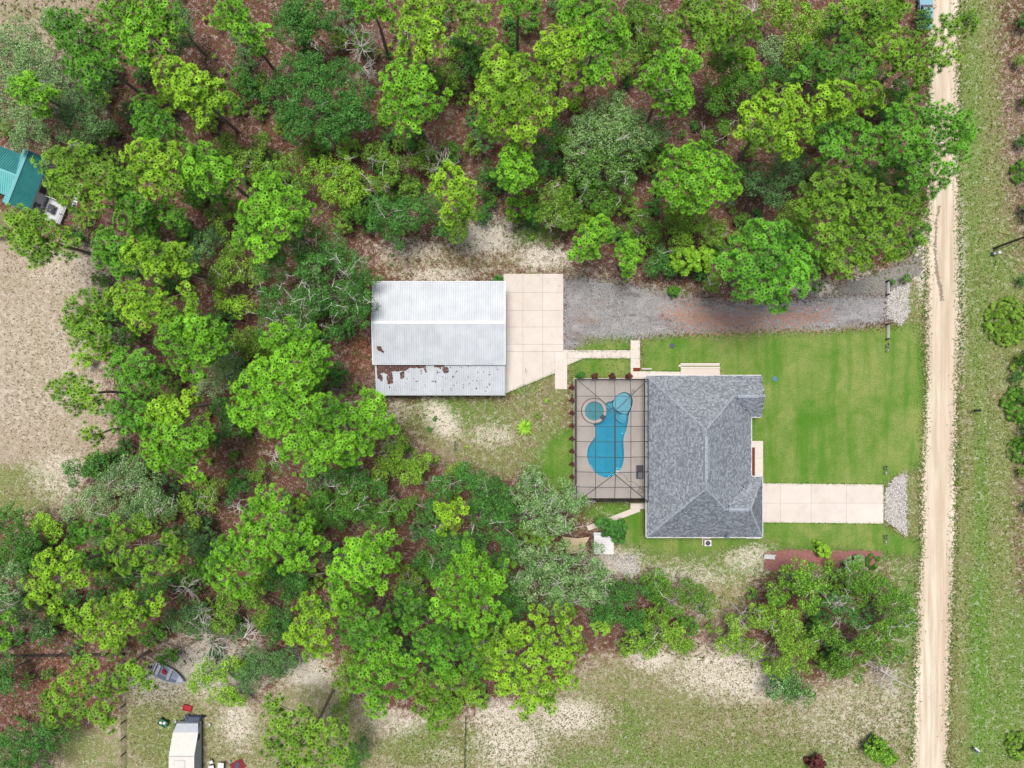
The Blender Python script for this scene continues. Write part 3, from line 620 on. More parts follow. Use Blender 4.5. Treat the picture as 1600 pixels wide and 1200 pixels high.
mb.build('roof_screen', SCREEN, cage)
mb = MB(); mb.box(X0-0.14, Y1-0.1, 0, X0-0.04, Y0+0.12, 0.10); mb.box(X0, Y0+0.05, 0, X1, Y0+0.14, 0.08); mb.build('footer', COPE, cage)
WHT = plain('white_paint', (240,240,240), 0.5, 0.03)
DKG = plain('dark_grey_plastic', (72,76,84), 0.5, 0.08); MIDG = plain('mid_grey', (132,134,140), 0.5, 0.1)
# things on the pool deck
p = P(1004,737); g = empty('pool_heater', (p.x-0.35, p.y, DZ), 'dark grey grill cart against the house wall on the pool deck', 'grill')
g.name = 'grill_cart'
mb = MB(); mb.box(p.x-0.95, p.y-0.85, 0.72, p.x-0.05, p.y+0.85, 0.80); mb.box(p.x-0.95, p.y+0.87, 0.70, p.x-0.05, p.y+1.0, 0.74); mb.build('top', DKG, g)
mb = MB(); mb.box(p.x-0.80, p.y-0.75, 0.82, p.x-0.18, p.y+0.10, 0.95); mb.build('lid', MIDG, g)
for dx in (-0.9, -0.12):
    for dy in (-.78, .78):
        mb = MB(); mb.box(p.x+dx-.025, p.y+dy-.025, DZ, p.x+dx+.025, p.y+dy+.025, 0.72); mb.build('leg', DKG, g)
pts = [P(962,738)]; hx = [(965,738),(970,740),(975,742),(979,747),(981,752),(986,752),(991,754),(996,757),(1000,762),(1003,765),(1001,769),(997,766),(1000,760),(1005,760),(1005,768),(1000,771),(996,768),(999,763),(1004,764)]
mb = MB(); mb.tube([Vector((P(*q).x, P(*q).y, DZ+0.035+0.004*i)) for i, q in enumerate(hx)], 0.028, 5)
tag(mb.build('pool_hose', MIDG), 'grey vacuum hose trailing from the pool edge to the house wall', 'hose')
c = P(964, 737.5); mb = MB(); mb.lathe([(0.0,DZ+0.02),(0.28,DZ+0.02),(0.30,DZ+0.06),(0.26,DZ+0.09),(0.0,DZ+0.10)], c.x, c.y, 16); mb.box(c.x-.05, c.y-.05, DZ+.09, c.x+.05, c.y+.05, DZ+.13)
tag(mb.build('skimmer_lid', WHT), 'round white skimmer lid on the south edge of the pool', 'lid')
mb = MB()
for d in (0, 0.35):
    q = P(985.5+d*6, 611+d*6); mb.tube([Vector((q.x-.1,q.y-.35,DZ)), Vector((q.x-.05,q.y-.25,.75)), Vector((q.x+.2,q.y+.1,.85)), Vector((q.x+.35,q.y+.3,.4)), Vector((q.x+.36,q.y+.32,DZ))], 0.025, 6)
tag(mb.build('pool_handrail', MIDG), 'small steel handrail at the north end of the pool', 'handrail')

# ------------------------------------------------------------ the house
WALL = plain('cream_stucco', (226,218,204), 0.9, 0.04); FASC = plain('white_fascia', (244,242,240), 0.5, 0.02); GLASS = plain('window_glass', (60,72,84), 0.08, 0.05, spec=0.6)
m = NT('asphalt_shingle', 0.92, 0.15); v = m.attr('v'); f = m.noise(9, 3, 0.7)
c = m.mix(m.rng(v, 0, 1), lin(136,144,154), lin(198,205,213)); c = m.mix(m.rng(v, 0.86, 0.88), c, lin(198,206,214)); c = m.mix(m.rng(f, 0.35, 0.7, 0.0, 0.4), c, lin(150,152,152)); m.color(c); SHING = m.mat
UND = plain('roof_felt', (74,80,90), 0.95, 0.05)
house = empty('house', (P(1095,712).x, P(1095,712).y, 0), 'single storey house with a grey blue shingle hip roof', 'house')
EZ = 2.9; HX0, HX1, HY0, HY1 = 18.34, 32.6, -20.86, 1.12; NX = 33.95; SX = 34.12; PT = 0.5
RX = (HX0+HX1)/2; hw = (HX1-HX0)/2; RZ = EZ+hw*PT
Rn = Vector((RX, HY1-hw, RZ)); Rs = Vector((RX, HY0+hw, RZ))
NWY = -4.45; nzr = EZ+(HY1-NWY)/2*PT; nry = (HY1+NWY)/2; NR = Vector((HX1-(HY1-NWY)/2, nry, nzr)); NRe = Vector((NX, nry, nzr))
SWY = -12.66; szr = EZ+(SWY-HY0)/2*PT; sry = (SWY+HY0)/2; SR0 = Vector((HX1-(SWY-HY0)/2, sry, szr)); SRe = Vector((SX-2.3, sry, szr))
V3 = lambda x, y, z=EZ: Vector((x, y, z))
planes = [
 ('west', [V3(HX0,HY0), V3(HX0,HY1), Rn, Rs]),
 ('north', [V3(HX0,HY1), V3(NX,HY1), NRe, NR, Rn]),
 ('wing', [V3(NX,NWY), V3(HX1,NWY), NR, NRe]),
 ('east', [V3(HX1,NWY), V3(HX1,SWY), SR0, Rs, Rn, NR]),
 ('swn', [V3(HX1,SWY), V3(SX,SWY), SRe, SR0]),
 ('hipe', [V3(SX,SWY), V3(SX,HY0), SRe]),
 ('south', [V3(SX,HY0), V3(HX0,HY0), Rs, SR0, SRe])]
mb = MB()
for nm, pl3 in planes:
    mb.poly(pl3)
roof = mb.build('roof', UND, house)
def shingles(poly, expo=0.20, wid=0.30):
    """rows of tabs laid up a plane; first edge is the eave"""
    a, b = poly[0], poly[1]; u = (b-a).normalized(); nrm = u.cross(poly[2]-a).normalized()
    if nrm.z < 0: nrm = -nrm
    w = nrm.cross(u).normalized()
    if w.z < 0: w = -w
    loc = np.array([((p-a).dot(u), (p-a).dot(w)) for p in poly]); lo, hi = loc.min(0), loc.max(0); Vv, Ff, cc = [], [], []
    def ins(x, y):
        r = False; n = len(loc)
        for i in range(n):
            x1, y1 = loc[i]; x2, y2 = loc[(i+1) % n]
            if (y1 > y) != (y2 > y) and x < (x2-x1)*(y-y1)/(y2-y1)+x1: r = not r
        return r
    r = 0; y = lo[1]-0.02
    while y < hi[1]:
        x = lo[0]-random.random()*wid
        while x < hi[0]:
            ww = wid*random.choice((0.5, 0.8, 1, 1, 1.3)); h = random.choice((0.022, 0.03, 0.05)); ex = expo*random.choice((0.95, 1.0, 1.08))
            if ins(x+ww/2, y+expo*0.5):
                k = len(Vv); y0 = y - (ex-expo); y1 = y+expo+0.02
                pts = [(x+.008, y0, 0.0), (x+ww-.008, y0, 0.0), (x+ww-.008, y0, h), (x+.008, y0, h), (x+ww-.008, y1, 0.008), (x+.008, y1, 0.008)]
                Vv += [tuple(a+u*p[0]+w*p[1]+nrm*(p[2]+0.004)) for p in pts]
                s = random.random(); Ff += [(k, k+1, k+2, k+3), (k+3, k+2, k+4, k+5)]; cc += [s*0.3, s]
            x += ww
        y += expo; r += 1
    return Vv, Ff, cc
for nm, pl3 in planes:
    Vv, Ff, cc = shingles(pl3)
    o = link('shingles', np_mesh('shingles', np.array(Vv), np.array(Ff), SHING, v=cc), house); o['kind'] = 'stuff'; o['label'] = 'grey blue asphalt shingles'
CAPM = plain('ridge_shingle', (190,199,209), .9, .22, 4)
def caps(a, b, w=0.10, lift=0.05):
    d = b-a; L = d.length; d.normalize(); s = d.cross(Vector((0,0,1))).normalized(); n = int(L/0.28); mb = MB()
    for i in range(n):
        p = a+d*(i*L/n); q = a+d*((i+1.05)*L/n); l0, l1 = lift+.035, lift+0.01
        mb.poly([p+s*w+Vector((0,0,l0-.06)), q+s*w+Vector((0,0,l1-.06)), q+Vector((0,0,l1)), p+Vector((0,0,l0))])
        mb.poly([p-s*w+Vector((0,0,l0-.06)), p+Vector((0,0,l0)), q+Vector((0,0,l1)), q-s*w+Vector((0,0,l1-.06))])
    o = mb.build('ridge_cap', CAPM, house); return o
for a, b in ((V3(HX0,HY1),Rn),(V3(HX0,HY0),Rs),(NR,Rn),(NR,NRe),(SR0,Rs),(SR0,SRe),(V3(SX,HY0),SRe),(V3(SX,SWY),SRe),(Rs,Rn)): caps(a, b)
def vent(a, b):
    d = (b-a).normalized(); s = d.cross(Vector((0,0,1))); mb = MB(); U = Vector((0,0,1))
    for sg in (1, -1):
        mb.poly([a+s*sg*.24-U*.02, b+s*sg*.24-U*.02, b+s*sg*.24+U*.10, a+s*sg*.24+U*.10], 1)
        mb.poly([a+U*.20, b+U*.20, b+s*sg*.24+U*.10, a+s*sg*.24+U*.10], 0)
    for e in (a, b): mb.poly([e+s*.24-U*.02, e-s*.24-U*.02, e-s*.24+U*.10, e+U*.20, e+s*.24+U*.10], 1)
    mb.build('ridge_vent', [CAPM, UND], house)
vent(Vector((RX, P(0,681,RZ).y, RZ)), Vector((RX, P(0,748,RZ).y, RZ)))
vent(Vector((P(1152,0,nzr).x, nry, nzr)), Vector((P(1185,0,nzr).x, nry, nzr)))
vent(Vector((P(1138,0,szr).x, sry, szr)), Vector((P(1170,0,szr).x, sry, szr)))
# fascia with gutter round the eaves
foot = [(HX0,HY0),(SX,HY0),(SX,SWY),(HX1,SWY),(HX1,NWY),(NX,NWY),(NX,HY1),(HX0,HY1)]
for i in range(8):
    a, b = Vector((*foot[i], EZ)), Vector((*foot[(i+1) % 8], EZ)); d = (b-a).normalized(); s = d.cross(Vector((0,0,1)))
    if i == 5 or False: pass
    mb = MB(); U = Vector((0,0,1)); e = d*0.0
    mb.poly([a+s*.02+U*.03, b+s*.02+U*.03, b+s*.02-U*.2, a+s*.02-U*.2]); mb.poly([a+s*.02+U*.03, a+s*.12+U*.03, b+s*.12+U*.03, b+s*.02+U*.03]); mb.poly([a+s*.12+U*.03, a+s*.12-U*.1, b+s*.12-U*.1, b+s*.12+U*.03])
    mb.build('gutter', FASC, house)
mb = MB(); mb.poly([V3(x, y, EZ-0.18) for x, y in foot]); mb.build('soffit', FASC, house)
wl = offset([(x, y) for x, y in foot], -0.42)
mb = MB(); mb.prism(wl, 0, EZ-0.19); mb.build('wall', WALL, house)
mb = MB(); mb.poly([V3(NX-.05,NWY,EZ-.02), V3(NX-.05,HY1,EZ-.02), V3(NX-.05,nry,nzr-.03)]); mb.build('gable', WALL, house)
def wbox(nm, x, y, w, h, z, ax, mat, parent=house, dp=0.06):
    mb = MB()
    if ax == 'x': mb.box(x-dp, y-w/2, z, x+dp, y+w/2, z+h)
    else: mb.box(x-w/2, y-dp, z, x+w/2, y+dp, z+h)
    return mb.build(nm, mat, parent)
wx = wl[0][0]; ex = wl[3][0]
for y in (-2.5, -10.2, -18.6):
    f = wbox('window', wx, y, 1.5, 1.2, 1.0, 'x', FASC); g = wbox('pane', wx, y, 1.3, 1.0, 1.1, 'x', GLASS, None, 0.07); g.parent = f; g.matrix_parent_inverse = f.matrix_parent_inverse
wbox('patio_door', wx, -6.4, 2.6, 2.1, 0.08, 'x', GLASS)
wbox('front_door', ex, -9.3, 1.0, 2.1, 0.1, 'x', BMULCH); wbox('garage_door', wl[1][0], -16.8, 4.9, 2.2, 0.02, 'x', FASC)
for y in (-6.2, -11.2): wbox('window', ex, y, 1.2, 1.3, 0.9, 'x', GLASS)
for x in (21.5, 26.5, 30.5): wbox('window', x, wl[7][1], 1.1, 1.2, 1.0, 'y', GLASS); wbox('window', x, wl[0][1], 1.1, 1.2, 1.0, 'y', GLASS)
# vent pipes
for px, py, z in ((1096,805,4.2),(1105,798,4.4)):
    p = P(px, py, z); mb = MB(); mb.tube([p-Vector((0,0,.6)), p+Vector((0,0,.2))], .06, 8); mb.build('vent_pipe', MIDG, house)
# air conditioner, dish, doormat, planter, vent dots
ac = empty('air_conditioner', P(1103.5,845.5), 'white air conditioning unit against the south wall of the house', 'air conditioner')
p = P(1103.5,846.5); mb = MB(); mb.box(p.x-.48, p.y-.42, 0.08, p.x+.48, p.y+.42, 0.85); mb.build('housing', FASC, ac)
mb = MB(); mb.box(p.x-.6, p.y-.5, 0, p.x+.6, p.y+.6, 0.078); mb.build('pad', CONC, ac)
mb = MB(); mb.lathe([(0.34,0.855),(0.34,0.875),(0.10,0.89),(0.0,0.89)], p.x, p.y, 20); mb.build('fan_grille', DKG, ac)
dish = empty('satellite_dish', P(1137,838,3.5), 'grey satellite dish on the south eave of the house roof', 'satellite dish')
p = P(1137.5,837,3.65); M = Matrix.Translation(p) @ Matrix.Rotation(math.radians(38), 4, Vector((1,0.5,0)))
mb = MB(); mb.lathe([(0,0),(.18,.02),(.32,.07),(.40,.13),(.41,.12),(.32,.05),(.18,0),(0,-.02)], n=20, M=M); mb.build('reflector', plain('dish_grey', (150,164,178), .4), dish)
mb = MB(); mb.tube([p, p+Vector((-.15,.25,-.2)), p+Vector((-.18,.35,-.55))], .03, 6); mb.tube([p, p+Vector((-.05,-.2,.45))], .02, 5); mb.build('mast', MIDG, dish)
p = P(994.5,577.5); mb = MB(); mb.box(p.x-.48, p.y-.25, 0.078, p.x+.48, p.y+.25, 0.1); tag(mb.build('doormat', BMULCH), 'small brown doormat on the concrete path by the pool cage', 'doormat')
p = P(1010,576.5); mb = MB(); mb.box(p.x-.7, p.y-.11, 0, p.x+.7, p.y+.11, 0.28); mb.box(p.x-.62, p.y-.05, 0.28, p.x+.62, p.y+.05, 0.33)
tag(mb.build('splash_curb', COPE), 'short pale kerb beside the path at the corner of the house', 'kerb')
p = P(1184,841.5); mb = MB(); mb.box(p.x-1.7, p.y-.0, 0, p.x-.2+.5, p.y+.45, 0.12); tag(mb.build('concrete_pad', CONC), 'small pale pad under the southeast corner of the house', 'pad')

# ------------------------------------------------------------ the metal shed
def metal(name, a, b):
    m = NT(name, 0.45, 0.4); big = m.noise(0.5, 3, 0.6); st = m.noise(1.2, 4, 0.7, sx=1.0, sy=0.12)
    c = m.mix(m.rng(big, 0.35, 0.65), lin(*a), lin(*b)); c = m.mix(m.rng(st, 0.5, 0.75, 0, 0.4), c, lin(a[0]-22, a[1]-18, a[2]-12)); m.color(c)
    v = m.attr('v'); return m.mat
MET = metal('galvalume_roof', (204,210,215), (220,226,230)); MET2 = metal('galvalume_trim', (238,243,247), (250,252,253))
shed = empty('metal_shed', (P(688,528).x, P(688,528).y, 0), 'long white metal shed with a lower lean-to roof on its south side', 'shed')
def ribbed(x0, x1, ya, za, yb, zb, mat, parent, name='roof_panel', pitch=0.30, rib=0.055, T=None):
    """one sheet per ~0.92 m; ribs run from (ya,za) to (yb,zb)"""
    n = max(1, round((x1-x0)/0.92)); w = (x1-x0)/n; proto = None
    for i in range(n):
        xs, hs = [], []
        k = 3; pw = w/k
        for j in range(k):
            o = j*pw; xs += [o, o+pw*0.62, o+pw*0.70, o+pw*0.86, o+pw*0.94]; hs += [0, 0, rib, rib, 0]
        xs.append(w); hs.append(0); mb = MB(); m_ = len(xs)
        mb.v = [(x, ya, za+h) for x, h in zip(xs, hs)] + [(x, yb, zb+h) for x, h in zip(xs, hs)]
        if proto is None:
            for j in range(m_-1): mb.f.append((j, j+1, m_+j+1, m_+j) if ya < yb else (j+1, j, m_+j, m_+j+1)); mb.m.append(0); mb.c.append(.5)
            proto = mb.mesh(name, mat)
        o = bpy.data.objects.new(name, proto); COL.objects.link(o); o.parent = parent
        L = Matrix.Translation((x0+i*w, 0, 0.002*(i % 2)))
        if T is not None: L = T @ L
        Minv = (Matrix.Translation(parent.location) @ parent.rotation_euler.to_matrix().to_4x4()).inverted()
        o.matrix_parent_inverse = Minv; o.matrix_basis = L
SX0, SX1 = P(583,0,4.0).x, P(789,0,4.0).x
yN, yRdg, yS = P(0,440,4.0).y, P(0,504,4.9).y, P(0,569.5,4.0).y
ribbed(SX0, SX1, yN, 4.0, yRdg, 4.9, MET, shed); ribbed(SX0, SX1, yS, 4.0, yRdg, 4.9, MET, shed)
lx0, lx1 = P(587,0,3.0).x, P(789.5,0,3.0).x; yL = P(0,617,2.8).y
ribbed(lx0, lx1, yL, 2.8, yS+0.5, 3.55, MET, shed)
mb = MB()
for sg in (1, -1): mb.poly([(SX0-.03, yRdg, 4.97), (SX1+.03, yRdg, 4.97), (SX1+.03, yRdg+sg*.22, 4.925), (SX0-.03, yRdg+sg*.22, 4.925)][::-sg])
mb.build('ridge_cap', MET2, shed)
for x in (SX0-.02, SX1+.02):
    for ya, yb in ((yN, yRdg), (yS, yRdg)):
        mb = MB(); mb.poly([(x-.07, ya, 4.05), (x+.07, ya, 4.05), (x+.07, yb, 4.95), (x-.07, yb, 4.95)]); mb.poly([(x, ya, 3.85), (x, ya, 4.05), (x, yb, 4.95), (x, yb, 4.75)]); mb.build('rake_trim', MET2, shed)
for y in (yN+.02,):
    mb = MB(); mb.box(SX0-.05, y-.02, 3.86, SX1+.05, y+.05, 4.03); mb.build('eave_trim', MET2, shed)
mb = MB(); mb.box(SX0, yS-.05, 3.80, SX1, yS-.01, 3.99); mb.build('eave_trim', MET2, shed)
mb = MB(); mb.box(lx0-.05, yL-.06, 2.66, lx1+.05, yL-.02, 2.83); mb.build('eave_trim', MET2, shed)
SHW = plain('shed_wall', (206,206,200), 0.6, 0.05)
mb = MB(); mb.box(SX0+.3, yS+.3, 0, SX1-.3, yN-.3, 3.82); mb.build('wall', SHW, shed)
mb = MB(); mb.box(lx0+.25, yL+.25, 0, lx1-.3, yS+.29, 2.6); mb.build('lean_to', SHW, shed)
for y, w in ((yRdg+2.3, 3.2), (yRdg-2.3, 3.2)):
    wbox('roller_door', SX1-.3, y, w, 3.0, 0.02, 'x', FASC, shed)
# pine litter lying on the lean-to roof and one clump on the upper roof
m = NT('roof_litter', 0.95, 0.1); m.color(m.mix(m.attr('v'), lin(74,50,48), lin(138,108,100))); RL = m.mat
def litter(name, polys, n, label):
    P_ = []
    for pg, k in polys:
        q = np.array([((a-800)*MPP*(1-3.3/CAMH), (600-b)*MPP*(1-3.3/CAMH)) for a, b in pg]); lo, hi = q.min(0), q.max(0); c = 0
        while c < k:
            s = RNG.uniform(lo, hi, (k*3, 2)); px = s[:, 0]/(MPP*(1-3.3/CAMH))+800; py = 600-s[:, 1]/(MPP*(1-3.3/CAMH))
            d = sdf(pg, (px-800)*MPP, (600-py)*MPP); s = s[d > 0][:k-c]; P_.append(s); c += len(s)
    pts = np.concatenate(P_); n = len(pts); a = RNG.uniform(0, 6.28, n); l = RNG.uniform(.06, .17, n); w = l*RNG.uniform(.3, .8, n)
    V = np.zeros((n, 4, 3))
    for k, (u, v_) in enumerate(((-1, 0), (0, -1), (1, 0), (0, 1))):
        V[:, k, 0] = pts[:, 0]+u*l*np.cos(a)-v_*w*np.sin(a); V[:, k, 1] = pts[:, 1]+u*l*np.sin(a)+v_*w*np.cos(a)
    zz = 2.8+(V[:, :, 1]-yL)/(yS+.5-yL)*.75 if name == 'pine_litter' else 4.0+(V[:, :, 1]-yS)/(yRdg-yS)*.9
    V[:, :, 2] = zz+.045+RNG.random((n, 1))*.02
    o = link(name, np_mesh(name, V.reshape(-1, 3), np.arange(n*4).reshape(-1, 4), RL, v=RNG.random(n))); tag(o, label, None, None, 'stuff')
litter('pine_litter', [([(589,569),(665,569),(662,575),(640,574),(632,579),(612,580),(608,585),(600,582),(590,584)], 2200), ([(589,580),(597,588),(597,596),(590,590)], 160), ([(604,588),(612,582),(614,598),(606,600)], 220), ([(625,582),(632,581),(631,591),(626,592)], 90), ([(678,569),(692,569),(694,572),(686,574),(679,573)], 130), ([(692,573),(700,574),(701,581),(695,583),(692,580)], 170), ([(663,572),(665,572),(666,582),(664,580)], 30), ([(590,570),(780,571),(760,612),(600,612)], 90)], 0, 'brown pine needles heaped on the upper edge of the lean-to roof')
litter('leaf_clump', [([(591,543),(597,542),(599,548),(594,549)], 90), ([(597,547),(603,550),(601,552),(597,549)], 25)], 0, 'small clump of brown debris on the southwest part of the shed roof')

# ------------------------------------------------------------ teal roofed house, top left
TEAL = metal('teal_metal', (44,132,132), (58,148,146)); TEAL_LIT = metal('teal_lit_slope', (120,208,206), (140,222,218)); TRIM = plain('teal_trim', (150,228,232), 0.4, 0.03)  # one roof metal in two tones, lit and shaded slopes painted apart
R1, R2 = P(42.5,234,4.8), P(9.5,318,4.8); ax = (R2-R1).normalized(); side = Vector((-ax.y, ax.x, 0))
if side.x < 0: side = -side
th = empty('teal_roof_house', (R1+R2)/2 - Vector((0,0,4.8)), 'house with a dark teal metal gable roof at the left edge', 'house')
Lr = (R2-R1).length; Wd = 1.95; dz = 1.75
T = Matrix.Translation(R1) @ Matrix(((ax.x, side.x, 0, 0), (ax.y, side.y, 0, 0), (0, 0, 1, 0), (0, 0, 0, 1)))   # local x along ridge, y to the east side
ribbed(0, Lr, Wd, -dz, 0, 0, TEAL, th, T=T); ribbed(0, Lr, -Wd, -dz, 0, 0, TEAL_LIT, th, T=T)
mb = MB()
for sg in (1, -1): mb.poly([T @ Vector((-.1, 0, .09)), T @ Vector((Lr+.1, 0, .09)), T @ Vector((Lr+.1, sg*.2, -.06)), T @ Vector((-.1, sg*.2, -.06))])
mb.build('ridge_cap', TRIM, th)
mb = MB(); mb.box(.3, -Wd+.3, -4.8, Lr-.3, Wd-.3, -dz, M=T); mb.poly([T @ Vector((.31, -Wd+.3, -dz)), T @ Vector((.31, Wd-.3, -dz)), T @ Vector((.31, 0, -.2))]); mb.poly([T @ Vector((Lr-.31, -Wd+.3, -dz)), T @ Vector((Lr-.31, Wd-.3, -dz)), T @ Vector((Lr-.31, 0, -.2))]); mb.build('wall', FASC, th)
for lx in (1.6, 4.2, 6.6):
    mb = MB(); mb.box(lx-.5, Wd-.34, -3.7, lx+.5, Wd-.26, -2.5, M=T); mb.build('window', GLASS, th)
# cross wing running west
T2 = T @ Matrix.Translation((3.75, 0, -.55)) @ Matrix.Rotation(math.radians(-90), 4, 'Z')    # local x now away to the west
ribbed(0.3, 16, 3.0, -1.25, 0, 0, TEAL_LIT, th, T=T2); ribbed(0.3, 16, -3.0, -1.25, 0, 0, TEAL, th, T=T2)
mb = MB(); mb.box(.6, -2.7, -4.25, 15.7, 2.7, -1.3, M=T2); mb.build('wall', FASC, th)
mb = MB(); [mb.poly([T2 @ Vector((.3, 0, .07)), T2 @ Vector((16, 0, .07)), T2 @ Vector((16, sg*.16, -.04)), T2 @ Vector((.3, sg*.16, -.04))]) for sg in (1, -1)]; mb.build('ridge_cap', TRIM, th)
# white deck with rails on the east side
dkr = empty('white_deck', (T @ Vector((5, 4, -4.8))), 'white painted deck with railings on the east side of the teal roofed house', 'deck')
for i in range(17):
    mb = MB(); y = Wd+.05+i*.16; mb.box(4.7, y, -4.35, Lr+.2, y+.14, -4.3, M=T); mb.build('plank', WHT, dkr)
mb = MB()
for y in (Wd+.15, Wd+1.4, Wd+2.7):
    for x in (4.8, 6.4, Lr+.1): mb.box(x-.05, y-.05, -4.8, x+.05, y+.05, -3.35, M=T)
mb.build('post', WHT, dkr)
for a, b in (((4.8, Wd+2.7), (Lr+.1, Wd+2.7)), ((Lr+.1, Wd+.15), (Lr+.1, Wd+2.7)), ((4.8, Wd+.15), (4.8, Wd+2.7))):
    mb = MB()
    for z in (-3.4, -3.8, -4.1): mb.tube([T @ Vector((*a, z)), T @ Vector((*b, z))], .05, 4)
    mb.build('railing', WHT, dkr)
tb = empty('patio_table', T @ Vector((6.1, Wd+1.2, -4.3)), 'dark patio table set on the white deck', 'table')
mb = MB(); mb.box(5.6, Wd+.8, -3.65, 6.8, Wd+1.6, -3.58, M=T); mb.build('tabletop', DKG, tb)
for dx in (5.7, 6.7):
    for dy in (.9, 1.5): mb = MB(); mb.box(dx-.03, Wd+dy-.03, -4.3, dx+.03, Wd+dy+.03, -3.65, M=T); mb.build('leg', DKG, tb)
# white slatted trellis and white canopy
tr_ = empty('trellis', P(119,305), 'white slatted trellis half hidden under the pine east of the teal roof', 'trellis')
a, b = P(124,286,1.5), P(115,326,1.5); d = (b-a); s = Vector((-d.y, d.x, 0)).normalized()*.28
for i in range(9):
    c0 = a+d*(i+.15)/9; c1 = a+d*(i+.75)/9; mb = MB(); U = Vector((0,0,.06)); mb.poly([c0-s, c1-s, c1+s, c0+s]); mb.poly([c0-s-U, c0+s-U, c1+s-U, c1-s-U]); mb.poly([c0-s-U, c0-s, c0+s, c0+s-U]); mb.build('slat', WHT, tr_)
mb = MB(); [mb.tube([q, Vector((q.x, q.y, 0))], .05, 5) for q in (a-s, a+s, b-s, b+s)]; mb.tube([a-s, b-s], .04, 4); mb.tube([a+s, b+s], .04, 4); mb.build('frame', WHT, tr_)
cn = empty('white_canopy', P(124,224), 'narrow white canopy roof showing between pines north of the teal roof', 'canopy')
mb = MB(); q = [P(104,220,2.4), P(144,226,2.4), P(144,229,2.2), P(110,228,2.2)]; mb.poly(q); mb.poly([p-Vector((0,0,.05)) for p in q[::-1]]); mb.build('cover', WHT, cn)
mb = MB(); [mb.tube([p-Vector((0,0,.03)), Vector((p.x, p.y, 0))], .04, 5) for p in q]; mb.build('pole', WHT, cn)

# ------------------------------------------------------------ garden shed, shade sail
gs = empty('garden_shed', P(944,851), 'small white garden shed with a ribbed flat roof', 'shed')
a, b = P(928,836,2.1), P(959,866,2.1)
mb = MB(); mb.box(a.x+.12, b.y+.1, 0, b.x-.1, a.y-.12, 1.98); mb.build('wall', FASC, gs)
n = 8
for i in range(n):
    y0 = b.y+(a.y-b.y)*i/n; y1 = b.y+(a.y-b.y)*(i+.93)/n; z = 2.02+.12*i/n; mb = MB(); mb.box(a.x, y0, z, b.x, y1, z+.04+.01*(i % 2)); mb.build('roof_panel', FASC, gs)
mb = MB(); mb.box(a.x-.04, a.y, 2.05, b.x-.25, a.y+.35, 2.12); mb.build('roof_lip', MET, gs)
ss = empty('shade_sail', P(899,853), 'tan fabric shade sail stretched between posts west of the garden shed', 'shade sail')
cor = [P(878,838,2.3), P(921,839,2.0), P(915,866,2.2), P(884,867,2.0)]; N = 8; mb = MB(); idx = {}
for i in range(N+1):
    for j in range(N+1):
        u, w = i/N, j/N; p = (cor[0]*(1-u)+cor[1]*u)*(1-w)+(cor[3]*(1-u)+cor[2]*u)*w; cpt = (cor[0]+cor[1]+cor[2]+cor[3])/4
        e = max(0, 1-min(u, 1-u, w, 1-w)*8); bow = math.sin(math.pi*u)*(1 if (j in (0, N)) else 0) + math.sin(math.pi*w)*(1 if i in (0, N) else 0)
        p = p+(cpt-p)*0.16*bow; p.z -= 0.25*math.sin(math.pi*u)*math.sin(math.pi*w); idx[i, j] = len(mb.v); mb.v.append(tuple(p))
for i in range(N):
    for j in range(N): mb.f.append((idx[i,j], idx[i+1,j], idx[i+1,j+1], idx[i,j+1])); mb.m.append(0); mb.c.append(.5)
mb.build('fabric', plain('tan_fabric', (228,204,166), .9, .06), ss)
for k, c0 in enumerate(cor): mb = MB(); mb.tube([Vector((c0.x, c0.y, 0)), c0], .05, 6); mb.build('post', MIDG, ss)

# ------------------------------------------------------------ boat
bt = empty('rowing_boat', P(265,1052), 'open grey aluminium fishing boat on the bare ground beside the pines', 'boat')
ang = math.atan2(P(242,1041).y-P(289,1062).y, P(242,1041).x-P(289,1062).x)+math.pi
T = Matrix.Translation(P(265.5,1051)) @ Matrix.Rotation(ang, 4, 'Z')
ALU = plain('boat_alloy', (210,220,232), .4, .06, 4); BOATIN = plain('boat_inside', (168,184,204), .6, .1, 4); BENCH = plain('boat_bench', (214,212,212), .6, .06)
sec = [(-2.35,.86),(-1.6,.93),(-.6,.98),(.4,.92),(1.2,.72),(1.9,.42),(2.4,.12),(2.55,.0)]
def hull(sc, z0, z1, flip=False):
    mb = MB(); L = []
    for x, w in sec:
        zt = z1+max(0, x)*.07; L.append([T @ Vector((x*sc, w*sc, zt)), T @ Vector((x*sc*.96, w*.72*sc, z0+.05+max(0,x)*.05)), T @ Vector((x*sc*.95, 0, z0+max(0,x)*.05)), T @ Vector((x*sc*.96, -w*.72*sc, z0+.05+max(0,x)*.05)), T @ Vector((x*sc, -w*sc, zt))])
    for i in range(len(L)-1):
        for j in range(4): mb.poly([L[i][j], L[i+1][j], L[i+1][j+1], L[i][j+1]])
    mb.poly(L[0]); return mb
hull(1.0, .05, .62).build('hull', ALU, bt); hull(.955, .12, .60).build('lining', BOATIN, bt)
mb = MB(); L = [T @ Vector((x, w, .63+max(0,x)*.07)) for x, w in sec] + [T @ Vector((x, -w, .63+max(0,x)*.07)) for x, w in sec[::-1]]; mb.tube(L+[L[0]], .05, 5); mb.build('gunwale', ALU, bt)
for x, hw_ in ((-1.55,.85),(.15,.88),(-2.2,.8)):
    mb = MB(); mb.box(x-.2, -hw_, .36, x+.2, hw_, .46, M=T); mb.build('bench', BENCH, bt)
mb = MB(); mb.poly([T @ Vector((1.5,.55,.66)), T @ Vector((1.5,-.55,.66)), T @ Vector((2.45,0,.75))]); mb.build('bow_deck', ALU, bt)
mb = MB(); mb.box(-2.62,-.14,.35,-2.38,.14,.95,M=T); mb.box(-2.9,-.1,.7,-2.6,.1,.98,M=T); mb.build('outboard_motor', DKG, bt)
